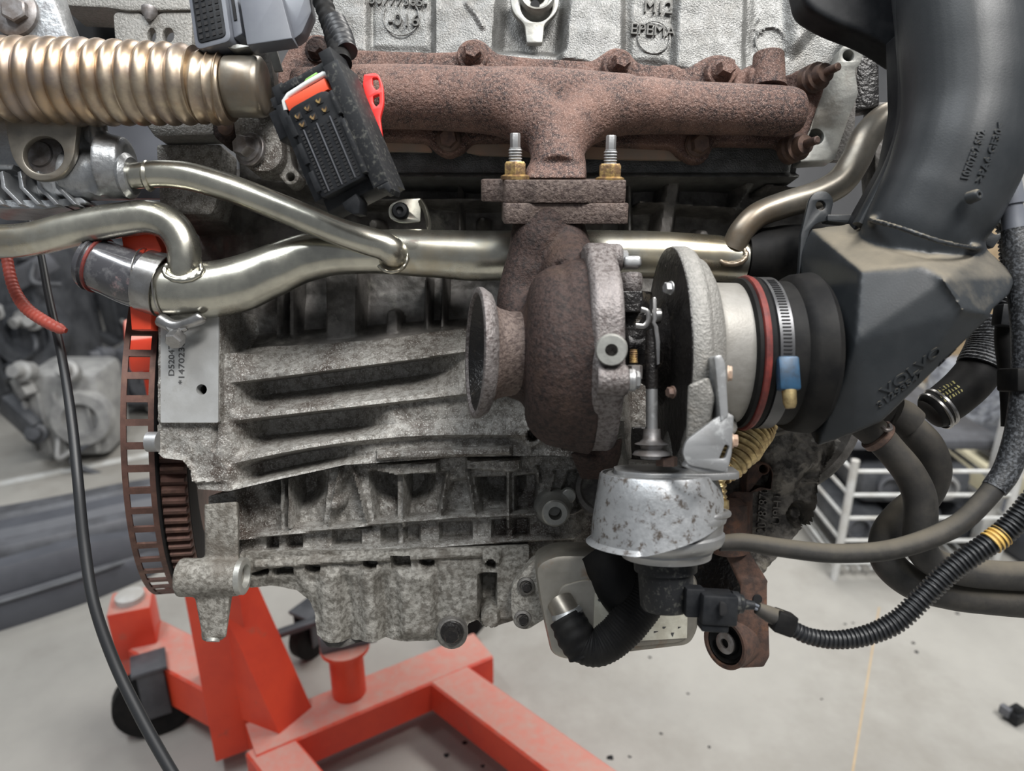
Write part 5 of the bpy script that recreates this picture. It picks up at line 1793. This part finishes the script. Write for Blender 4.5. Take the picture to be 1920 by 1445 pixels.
# faceted resonator
g.hull([(1614, 508, -300), (1728, 498, -330), (1780, 520, -345), (1804, 584, -345), (1858, 592, -325), (1652, 792, -290), (1604, 812, -275), (1532, 838, -240), (1604, 640, -320),
        (1520, 428, -120), (1640, 412, -130), (1745, 440, -200), (1500, 470, -110), (1500, 700, -100), (1520, 815, -150), (1680, 720, -110), (1840, 560, -130), (1840, 470, -150)])
g.hull([(1748, 482, -280), (1772, 464, -262), (1850, 466, -250), (1874, 500, -262), (1906, 518, -262), (1894, 552, -285), (1850, 590, -332), (1806, 584, -352), (1768, 526, -352), (1736, 492, -320), (1800, 500, -150), (1880, 520, -180), (1800, 600, -200)])
g.tube([(1630, 410, -200), (1640, 414, -260), (1690, 428, -312), (1760, 452, -326), (1822, 464, -300), (1845, 462, -240)], 6, n=12, step=5)
shell = fuse(g, 3.6, 7)
add('shell', shell, 'duct', dt)
# seam flange running down the left of the pipe
g = G().tube([(1690, -40, -190), (1700, 60, -190), (1706, 150, -192), (1700, 240, -192), (1678, 310, -190), (1648, 370, -186), (1618, 425, -180)], 9, n=12, step=6, flat=(2.0, 1.8))
add('seam_flange', g, 'duct', dt)
g = G().tube([(1480, -40, -100, 60), (1560, -20, -110, 62), (1640, 10, -130, 60), (1700, 20, -160, 55)], n=30, step=6)
g2 = G().plate(rnd([(1500, -40, 3), (1700, -40, 3), (1700, 110, 10), (1640, 70, 40), (1560, 40, 40), (1510, 10, 20)], 6, 6), -120, -60, 8)
add('inlet_arm', fuse(g2, 3, 4), 'plastic', dt)
g = G().plate(rnd([(1700, 60, 4), (1712, 160, 4), (1700, 260, 10), (1640, 370, 6), (1602, 432, 4), (1612, 400, 4), (1668, 300, 10), (1688, 200, 10), (1684, 60, 4)], 6), -160, -120, 2)
add('flange_web', g, 'plastic', dt)
# clip lug on the box
g = G().plate([rnd([(1518, 372, 14), (1530, 358, 14), (1552, 358, 14), (1564, 374, 12), (1556, 412, 3), (1532, 418, 8), (1518, 432, 6), (1510, 470, 3), (1497, 520, 3), (1502, 440, 4)], 6, 5), circ(1539, 385, 9, 20)], -118, -108, 1.6)
add('clip_lug', g, 'duct', dt)
g = G().plate(rnd([(1552, 402, 3), (1612, 402, 3), (1624, 414, 3), (1612, 420, 3), (1552, 414, 3)], 2), -124, -100, 1)
add('clip_bridge', g, 'duct', dt)
g = G().plate([rnd([(1864, 398, 14), (1880, 404, 8), (1890, 420, 8), (1886, 434, 6), (1862, 466, 4), (1838, 454, 4)], 6, 5), circ(1869, 428, 11, 20)], -200, -190, 1.6)
add('side_lug', g, 'duct', dt)
# nipple, and lettering raised from the plastic
nb = facing(1826, 368, -332, (.25, -.95, -.1))
g = G().lathe((1826, 368, -325), (.3, -.95, .1), [(-10, 12), (8, 11), (12, 8), (12, 4), (6, 3)], 20)
add('nipple', g, 'duct', dt)
for body, px_, py_, h_, w_, up_, nn in (('1070752 S02', 1838, 287, 11, 92, (-1, 0, .24), (.3, -.9, 0)), ('>PA6-GF30<', 1866, 283, 12, 112, (-1, 0, .24), (.35, -.9, 0)),
                                ('VOLVO', 1692, 696, 18, 128, (-.66, 0, .75), (.0, -1, 0)), ('31293547', 1676, 730, 11, 98, (-.66, 0, .75), (.0, -1, 0)),
                                ('661676', 1764, 672, 7, 46, (-.66, 0, .75), (.0, -1, 0))):
    tz = -290 if py_ > 500 else -325
    g = text(G(), body, 0, 0, -330, h_, 0, 2.6, mx=facing(px_, py_, tz, nn, up=up_), width=w_, bold=.5)
    add('moulded_lettering', drape(g, shell, facing(px_, py_, tz, nn, up=up_), 2.6 * S), 'duct', dt, label='moulded lettering ' + body)

# ---------------------------------------------------------------- rubber coupling, red ring and blue-screw clamp
cq = thing('rubber_coupling', 'black rubber coupling with a dark red ring on the compressor inlet', 'hose', (1440, 790, -200))
g = G().lathe((1378, 662, -200), (1, 0, 0), [(-4, 130), (0, 139), (6, 140), (10, 133), (14, 131), (20, 140), (28, 142), (34, 136), (60, 133), (86, 134), (92, 142), (100, 146), (130, 150), (142, 140), (146, 100)], 80)
add('sleeve', g, 'rubber', cq)
g = G().lathe((1387, 662, -200), (1, 0, 0), [(-3, 134), (0, 143), (5, 145), (10, 143), (13, 134)], 80)
add('red_ring', g, 'red_rubber', cq, label='dark red ring')
ch = thing('hose_clamp', 'slotted steel clamp with a blue screw housing on the rubber coupling', 'hose clamp', (1460, 790, -200))
g = G().lathe((1410, 662, -200), (1, 0, 0), [(0, 138), (1, 141), (25, 141), (26, 138)], 80)
add('band', g, 'clamp', ch)
o_ = q(1410, 662, -200)
kq = uu(-200)
for i in range(34):
    th = R(25 + i * 2.6)
    g = G()
    c_ = lambda a_, r_, t_: o_ + Vector((a_ * kq, -math.sin(t_) * r_ * kq, math.cos(t_) * r_ * kq))
    d_ = .007
    g.loft([[c_(a_, 141, th - d_), c_(a_, 142.4, th - d_), c_(a_, 142.4, th + d_), c_(a_, 141, th + d_)] for a_ in (6, 20)])
    add('slot', g, 'plastic_deep', ch)
g = G()
th = R(106)
mx_ = Matrix.Translation(o_ + Vector((12 * kq, -math.sin(th) * 148 * kq, math.cos(th) * 148 * kq))) @ Matrix.Rotation(-R(10), 4, 'X')
bb = G().box((0, 0, 0), (36 * kq, 22 * kq, 58 * kq), None, 5 * kq, world=True)
add('screw_housing', bb.xform(mx_), 'blue', ch, label='blue screw housing')
bb = G().lathe0(Vector((0, 0, -28 * kq)), Vector((0, 0, -1)), [(0, 12 * kq), (22 * kq, 11 * kq), (30 * kq, 8 * kq)], 20)
add('screw', bb.xform(mx_), 'gold', ch)
# ================================================================ lower right: mount arm, torque bracket, oil cooler, hoses
ma = thing('engine_mount_arm', 'dirty cast engine mounting arm with raised part numbers', 'engine part', (1480, 1000, 0))
r = Relief(1360, 760, 1640, 1120, 3.0, 34)
r.poly([(1420, 800), (1560, 800), (1540, 880), (1440, 870)], 4, 40)
r.line([(1480, 800), (1500, 850), (1480, 890)], 30, 0, 40)
r.disc(1490, 960, 22, 62, 10)
r.disc(1492, 962, 12, 46, 8, 'up')
r.line([(1440, 912), (1540, 902)], 3, 22, 5)
r.line([(1575, 830), (1545, 900), (1530, 960), (1520, 1000)], 6, 18, 8)
r.rough(6, .04, 3)
r.rough(4, .12, 4)
out = [(1370, 790), (1420, 780), (1500, 800), (1575, 790), (1580, 830), (1556, 870), (1540, 905), (1534, 950), (1524, 985), (1490, 1020), (1465, 1050), (1434, 1088), (1400, 1060), (1370, 1040)]
add('casting', r.build(out, 10, 120), 'mount', ma)
g = G()
text(g, '20787870', 1430, 957, 28, 17, 86, 3, width=84)
text(g, 'U9H14', 1457, 948, 30, 15, 86, 3, width=70)
text(g, 'L2', 1474, 905, 30, 16, 66, 3, width=22)
add('cast_numbers', g, 'mount', ma, label='raised cast number 20787870 U9H14')
# timing cover rim behind
g = G().lathe((1440, 760, 130), (0, -1, 0), [(0, 166), (30, 166), (34, 160), (34, 150), (10, 146)], 64)
t = thing('timing_cover', 'dark rounded timing cover behind the cast mounting arm', 'engine part', (1440, 930, 130))
add('cover', g, 'block_dark', t)
g = G().plate(rnd([(1385, 905), (1440, 900), (1400, 1000), (1390, 1090), (1385, 1100)], 4), 165, 260, 4)
add('side_wall', g, 'oily', t)
g = G().plate(rnd([(1180, 800), (1420, 800), (1420, 1120), (1340, 1112), (1200, 1090)], 8), 110, 160, 3)
add('lower_wall', g, 'oily', t)

g = G().plate(rnd([(1645, 190), (1700, 190), (1700, 560), (1655, 560), (1648, 420), (1640, 310)], 8), 90, 150, 4)
add('upper_wall', g, 'block_dark', t)
g = G().plate(rnd([(1612, 60), (1648, 66), (1650, 200), (1596, 210), (1606, 130)], 8), 80, 120, 4)
add('upper_bracket', g, 'oily', t)
# rusty torque bracket with its bushing
tr = thing('torque_rod_bracket', 'rust-brown torque rod bracket with a rubber bushing at its foot', 'bracket', (1400, 1250, -20))
g = G().plate([rnd([(1402, 872, 12), (1412, 866, 12), (1440, 866, 14), (1452, 884, 10), (1448, 920, 6), (1425, 916, 4), (1398, 930, 4)], 6, 5), circ(1432, 879, 8, 18)], -8, 30, 3)
add('upper_tab', g, 'rust_brown', tr)
g = G()
g.hull([(1362, 930, -10), (1378, 920, -14), (1412, 922, -14), (1398, 980, -14), (1398, 1040, -14), (1354, 1040, -8), (1352, 980, -8), (1362, 930, 60), (1410, 930, 60), (1410, 1040, 60), (1354, 1040, 60)])
g.hull([(1360, 1030, -10), (1402, 1030, -14), (1440, 1090, -18), (1388, 1100, -14), (1360, 1040, 40), (1440, 1090, 30), (1402, 1030, 40)])
g.hull([(1388, 1085, -18), (1438, 1088, -18), (1438, 1140, -18), (1388, 1140, -18), (1388, 1085, 30), (1438, 1088, 30), (1438, 1140, 30), (1388, 1140, 30)])
g.hull([(1384, 1130, -20), (1434, 1134, -20), (1441, 1160, -22), (1443, 1230, -22), (1432, 1250, -20), (1384, 1252, -16), (1380, 1160, -18), (1384, 1130, 50), (1434, 1134, 50), (1440, 1230, 50), (1384, 1250, 50)])
add('arm', fuse(g, 3.0, 4), 'rust_brown', tr)
add('hole', G().lathe((1419, 1122, -16), (0, -1, 0), [(0, 9), (4, 9), (5, 8)], 20), 'plastic_deep', tr)
bx_ = Vector((-.80, -.60, .0)).normalized()
g = G().lathe((1364, 1204, -4), bx_, [(-60, 47), (8, 48), (11, 45), (11, 40), (-20, 38)], 48)
add('bushing_ring', g, 'rust_brown', tr)
g = G().lathe((1364, 1204, -4), bx_, [(-10, 40), (4, 40), (7, 36), (-2, 31), (-4, 24), (4, 21)], 40)
add('rubber_bush', g, 'rubber', tr)
g = G().lathe((1364, 1204, -4), bx_, [(-8, 20), (8, 20), (10, 17), (10, 9), (2, 8)], 32)
add('inner_sleeve', g, 'bolt_grey', tr)
g = G().lathe((1366, 975, 0), (0, 0, -1), [(-44, 20), (-30, 34), (60, 34), (64, 24)], 28)
add('rusted_boss', g, 'rust_brown', tr)

# gold flexible pipe behind the bracket
t = thing('flexible_pipe', 'small gold corrugated flexible pipe under the compressor', 'pipe', (1380, 900, -180))
cr = lambda L: 1 + .07 * math.sin(L * 1500)
g = G().tube([(1425, 770, -120, 40), (1404, 800, -130, 46), (1386, 836, -150, 42), (1372, 866, -165, 30), (1350, 890, -175, 22)], n=28, step=1.2, cor=cr)
add('braided_section', g, 'gold', t)
g = G().tube([(1346, 886, -185, 13), (1348, 912, -185, 13), (1350, 936, -185, 12)], n=20, step=1.2, cor=lambda L: 1 + .14 * math.sin(L * 1500))
add('convoluted_section', g, 'gold', t)
g = G().lathe((1351, 936, -185), (0.02, 0, -1), [(0, 12), (2, 16), (18, 16), (22, 12)], 6)
add('union_nut', g, 'gold', t)
g = G().tube([(1424, 812, -60), (1454, 812, -60), (1474, 806, -62), (1486, 798, -64)], 7, n=10, step=4, flat=(.7, 1.2))
add('small_stay', g, 'pipe_grey', label='small bent steel stay under the intake box', cat='bracket')
g = G().tube([(1148, 790, -20, 22), (1150, 830, -20, 22), (1156, 880, -20, 24)], n=20)
add('drain_pipe', g, 'alloy_grey', label='short pale oil drain pipe between turbine and actuator', cat='pipe')
g = G().hull([(1070, 850, -120), (1160, 850, -120), (1168, 820, -120), (1130, 870, -120), (1070, 850, -60), (1165, 850, -60), (1130, 870, -60), (1150, 900, -60), (1090, 900, -60)])
add('turbo_foot', fuse(g, 2.6, 4), 'rust_dark', tc)

# oil cooler with mounting plate
oc_ = thing('oil_cooler', 'silver boxy oil cooler with a paper label below the turbocharger', 'oil cooler', (1160, 1230, -40))
g = G().plate(rnd([(1002, 1060, 40), (1040, 1040, 30), (1200, 1040, 20), (1310, 1080, 20), (1312, 1180, 26), (1296, 1212, 24), (1060, 1240, 30), (1034, 1228, 20), (1014, 1140, 20)], 20, 6), -92, 20, 12)
add('shell', g, 'cooler', oc_)
g = G().plate([rnd([(1046, 1100, 20), (1100, 1086, 20), (1300, 1100, 30), (1304, 1180, 24), (1280, 1204, 20), (1070, 1224, 24), (1044, 1200, 20)], 16, 6)], -97, -88, 3)
add('front_pressing', g, 'cooler', oc_)
g = G().plate([(1115, 1112), (1290, 1108), (1288, 1196), (1112, 1206)], -99, -96, 0)
lb = add('paper_label', g, 'label', oc_, label='cream paper label with small print')
g = G()
rr = random.Random(3)
for i in range(22):
    x, y = 1122 + (i % 11) * 15 + rr.uniform(-2, 2), 1122 + (i // 11) * 58 + rr.uniform(-6, 6)
    g.plate([(x, y), (x + rr.uniform(2, 9), y), (x + 3, y + rr.uniform(2, 8)), (x, y + 3)], -99.6, -99, 0)
add('label_print', g, 'ink', lb, kind='stuff')
for i in range(16):
    x = 1212 + i * 3.2
    g.plate([(x, 1176), (x + 1.4, 1176), (x + 1.4, 1192), (x, 1192)], -99.6, -99, 0)
g = G().plate([rnd([(958, 1100, 14), (1000, 1050, 10), (1040, 1036, 20), (1040, 1150, 10), (1010, 1168, 16), (988, 1182, 16), (966, 1176, 14), (958, 1150, 8)], 8, 5)], -30, 10, 3)
add('mounting_plate', g, 'pan', oc_)
for x, y in ((986, 1098), (980, 1160)):
    g = G().lathe((x, y, -32), (0, -1, 0), [(-6, 17), (4, 16), (6, 12), (2, 10)], 24)
    bo = add('bolt_recess', g, 'block_dark', oc_)
    g = G()
    hexhead(g, (x + 2, y + 2, -34), (0, -1, 0), 9, 7)
    add('bolt', g, 'oily', bo)
g = G().lathe((1076, 1140, -92), (-.25, -.4, .85), [(-20, 34), (0, 32), (4, 28)], 28)
g = G().tube([(1050, 1128, -96, 26), (1062, 1150, -112, 26), (1072, 1180, -122, 28)], n=28)
sp = add('spigot', g, 'pipe_grey', oc_)
g = G().lathe((1064, 1152, -112), (.35, -.2, -.9), [(-8, 28), (0, 31), (8, 28)], 28)
add('crimp_band', g, 'steel_dull', sp)
# ribbed hose curving from the cooler up behind the actuator
t = thing('ribbed_hose', 'black ribbed rubber hose looping below the oil cooler', 'hose', (1120, 1240, -140))
g = G().tube([(1066, 1160, -116, 30), (1078, 1186, -124, 32), (1092, 1208, -130, 33), (1118, 1214, -132, 34), (1150, 1196, -130, 36), (1182, 1162, -126, 38), (1216, 1110, -112, 40), (1236, 1060, -100, 40)], n=32, step=1.1, cor=lambda L: 1 + .02 * math.sin(L * 2600))
add('hose', g, 'rubber', t)
g = G().tube([(1060, 1156, -114, 32), (1078, 1190, -126, 36), (1096, 1222, -130, 33)], n=28, step=3, cor=lambda L: 1 + .03 * math.sin(L * 900))
add('cuff', g, 'rubber', t)
g = G().tube([(1120, 1030, -70, 40), (1140, 1060, -80, 44), (1164, 1100, -90, 48), (1190, 1130, -96, 46)], n=28)
add('molded_hose', g, 'rubber', label='thick matt black hose behind the actuator can', cat='hose')
g = G().plate([rnd([(1060, 1034, 10), (1180, 1030, 10), (1200, 1060, 10), (1060, 1070, 10)], 8)], -60, 10, 4)
add('cooler_gasket_block', g, 'oily', oc_)

# ---------------------------------------------------------------- plug on the actuator and its corrugated cable
pg = thing('sensor_plug', 'black rectangular plug on the actuator with a grey grommet', 'connector', (1345, 1170, -300))
g = G().box((1343, 1137, -310), (66, 56, 56), (0, 3, 0), 5)
add('housing', g, 'plastic', pg)
g = G().box((1336, 1170, -312), (50, 40, 18), (0, 3, 0), 3)
add('latch', g, 'plastic', pg)
g = G().plate(rnd([(1350, 1128, 8), (1362, 1130, 8), (1364, 1152, 8), (1350, 1156, 8)], 6), -342, -336, 1)
add('latch_slot', g, 'plastic_deep', pg)
g = G().lathe((1374, 1130, -310), (1, 0, -.12), [(-4, 22), (8, 22), (12, 18), (18, 17), (22, 10), (40, 8)], 28)
add('grommet', g, 'dustplast', pg)
cb = thing('corrugated_cable', 'black corrugated cable with a yellow band, running right from the sensor plug', 'cable', (1600, 1200, -260))
pts = [(1398, 1130, -306), (1412, 1136, -306), (1425, 1142, -304)]
for dy in (-4, 3):
    g = G().tube([(p[0], p[1] + dy, p[2]) for p in pts], 3.2, n=10, step=3)
    add('wire', g, 'plastic_grey', cb)
g = G().tube([(1420, 1140, -304, 11), (1440, 1150, -303, 15), (1462, 1160, -302, 17)], n=20)
add('cuff', g, 'rubber_dusty', cb)
g = G().box((1468, 1166, -302), (38, 36, 40), (0, 20, 0), 4)
add('tape_wrap', g, 'rubber', cb, label='flag of black tape')
pc_ = [(1478, 1172, -300, 13), (1510, 1190, -300, 14), (1560, 1199, -300, 15), (1620, 1192, -300, 16.5), (1680, 1166, -300, 18), (1730, 1120, -300, 18), (1784, 1068, -300, 19), (1840, 1028, -302, 19), (1880, 1000, -302, 19.5), (1918, 962, -304, 20), (1960, 910, -306, 20)]
per = 6.6 * S
g = G().tube(pc_, n=22, step=.75, cor=lambda L: 1 + .13 * max(-1, min(1, 1.8 * math.sin(math.tau * L / per))))
add('conduit', g, 'cable', cb)
g = G().tube([(1856, 1018, -302, 20.8), (1866, 1011, -302, 20.8), (1878, 1002, -302, 20.8)], n=22, step=.75, cor=lambda L: 1 + .09 * max(-1, min(1, 1.8 * math.sin(math.tau * L / per))))
add('yellow_band', g, 'yellow', cb, label='yellow marking band')

# vacuum hose with braided sleeve
vh = thing('vacuum_hose', 'long dusty black hose from the actuator, braided where it climbs the right edge', 'hose', (1600, 1060, -240))
g = G().tube([(1348, 1018, -270, 15), (1392, 1016, -272, 16.5), (1460, 1026, -272, 17.5), (1560, 1037, -270, 18), (1660, 1032, -268, 18.5), (1740, 1010, -266, 19), (1800, 980, -266, 19), (1846, 936, -266, 19), (1872, 904, -266, 20)], n=24, step=5)
add('hose', g, 'rubber_dusty', vh)
g = G().tube([(1864, 916, -266, 22), (1884, 888, -266, 23), (1906, 830, -266, 24), (1922, 740, -266, 25), (1926, 640, -266, 26), (1918, 540, -262, 26), (1908, 470, -258, 25), (1902, 430, -256, 22)], n=24, step=4)
add('braided_sleeve', g, 'braid', vh)
g = G().tube([(1903, 440, -256, 20), (1898, 400, -254, 19), (1893, 370, -254, 18), (1890, 345, -254, 17)], n=22)
add('end_boot', g, 'plastic_grey', vh)
g = G().tube([(1896, 384, -254, 22), (1893, 362, -254, 22), (1890, 330, -254, 20)], n=22)
add('end_collar', g, 'plastic_grey', vh)
g = G().box((1918, 712, -262), (62, 60, 44), None, 5)
add('tape_band', g, 'rubber', vh)
# twin heater hoses
t = thing('heater_hose', 'thick dusty rubber hose nearest the camera, bending down below the intake box', 'hose', (1700, 1000, -100))
g = G().tube([(1606, 786, -120, 27), (1640, 812, -125, 28), (1672, 846, -130, 27), (1704, 886, -134, 28), (1724, 930, -136, 29), (1726, 980, -136, 29), (1724, 1016, -130, 28), (1742, 1048, -120, 27), (1800, 1070, -110, 27), (1870, 1078, -106, 27), (1980, 1082, -104, 28)], n=28, step=5)
add('hose', g, 'rubber_dusty', t)
g = G().lathe((1640, 812, -125), (.75, 0, -.66), [(0, 30), (3, 33), (14, 33), (17, 30)], 32)
add('clamp', g, 'bolt_dark', t)
g = G().tube([(1654, 800, -160), (1662, 806, -166), (1670, 804, -164), (1668, 796, -156)], 4, n=8, step=2)
add('clamp_ear', g, 'bolt_grey', t)
t = thing('heater_hose', 'second dusty rubber hose crossing behind the first and looping to the right', 'hose', (1700, 1050, -60))
g = G().tube([(1664, 778, -70, 30), (1700, 800, -74, 30), (1736, 836, -76, 31), (1750, 880, -74, 31), (1732, 930, -60, 30), (1690, 968, -56, 30), (1664, 1004, -60, 30), (1664, 1050, -70, 30), (1706, 1090, -80, 30), (1780, 1112, -84, 30), (1860, 1122, -86, 30), (1990, 1132, -88, 31)], n=28, step=5)
add('hose', g, 'rubber_dusty', t)
g = G().tube([(1676, 776, -90, 33), (1692, 784, -92, 34), (1706, 796, -92, 33)], n=28)
add('cuff', g, 'rubber_dusty', t)
t = thing('printed_hose', 'short black hose with faded yellow print and a mesh sleeve, behind the resonator', 'hose', (1780, 780, -60))
g = G().tube([(1868, 620, -40, 36), (1850, 670, -44, 38), (1822, 712, -50, 39), (1788, 744, -56, 38), (1752, 770, -60, 36), (1744, 776, -60, 30), (1742, 777, -60, 12)], n=32)
add('hose', g, 'rubber', t)
pr = G()
rr = random.Random(8)
mxp = facing(1796, 736, -110, (-.1, -1, -.1), up=(-.5, 0, .86))
for row in (6, -2, -10):
    for i in range(7):
        x = -21 + i * 6
        pr.plate([(x, row), (x + rr.uniform(1.5, 4), row), (x + rr.uniform(2, 4), row + rr.uniform(3, 6)), (x + 1, row + 5)], 0, 1, 0, mx=mxp, unit=uu(-80))
add('print_marks', drape(pr, g, mxp, .6 * S), 'yellow_ink', t, kind='stuff', label='faded yellow print')
g = G().tube([(1866, 600, -40, 38), (1856, 650, -44, 40), (1838, 690, -50, 41)], n=32, step=1.2, cor=lambda L: 1 + .02 * math.sin(L * 2200))
add('mesh_sleeve', g, 'braid', t)
for i, (x, y) in enumerate(((1768, 760), (1758, 768))):
    g = G().lathe((x, y, -58), (-.8, 0, -.55), [(0, 37), (2, 40), (6, 40), (8, 37)], 36, cap=False)
    add('clamp', g, 'steel', t)
g = G()
# dark fittings behind the intake at the right edge
t = thing('wiring_loom', 'bundle of thin black corrugated cables behind the braided hose', 'cable', (1880, 600, -150))
g = G().tube([(1872, 400, -130, 9), (1884, 460, -140, 10), (1886, 520, -150, 11), (1878, 580, -150, 11), (1884, 640, -150, 11)], n=14, step=.8, cor=lambda L: 1 + .15 * math.sin(math.tau * L / (7 * S)))
add('conduit', g, 'cable', t)
g = G().tube([(1888, 560, -150, 16), (1890, 640, -150, 22), (1900, 700, -152, 24), (1900, 800, -156, 20)], n=18)
add('loom', g, 'rubber', t)
g = G().box((1886, 592, -170), (34, 30, 40), (0, 8, 0), 3)
add('clip', g, 'plastic', t)

# ---------------------------------------------------------------- hanging cable and red tube at the left
t = thing('hanging_cable', 'thin black cable hanging in a long arc at the left', 'cable', (150, 1000, 60))
g = G().tube([(40, 370, 200, 5), (70, 450, 160, 6), (92, 560, 110, 7), (118, 680, 60, 8), (136, 800, 20, 9), (146, 900, -10, 9.5), (158, 1020, -30, 10), (176, 1130, -50, 10), (214, 1240, -60, 10.5), (262, 1340, -70, 11), (318, 1440, -80, 11), (380, 1540, -90, 11)], n=16, step=6)
add('cable', g, 'cable', t)
t = thing('red_tube', 'faded red ribbed cable sleeve hanging under the left pipe', 'cable', (100, 610, 60))
g = G().tube([(8, 440, 80, 9), (14, 490, 60, 9.5), (26, 540, 50, 10), (48, 576, 40, 11), (84, 602, 30, 11), (112, 616, 30, 10), (124, 620, 30, 5)], n=16, step=1.3, cor=lambda L: 1 + .05 * math.sin(math.tau * L / (9 * S)))
add('sleeve', g, 'red_tube', t)
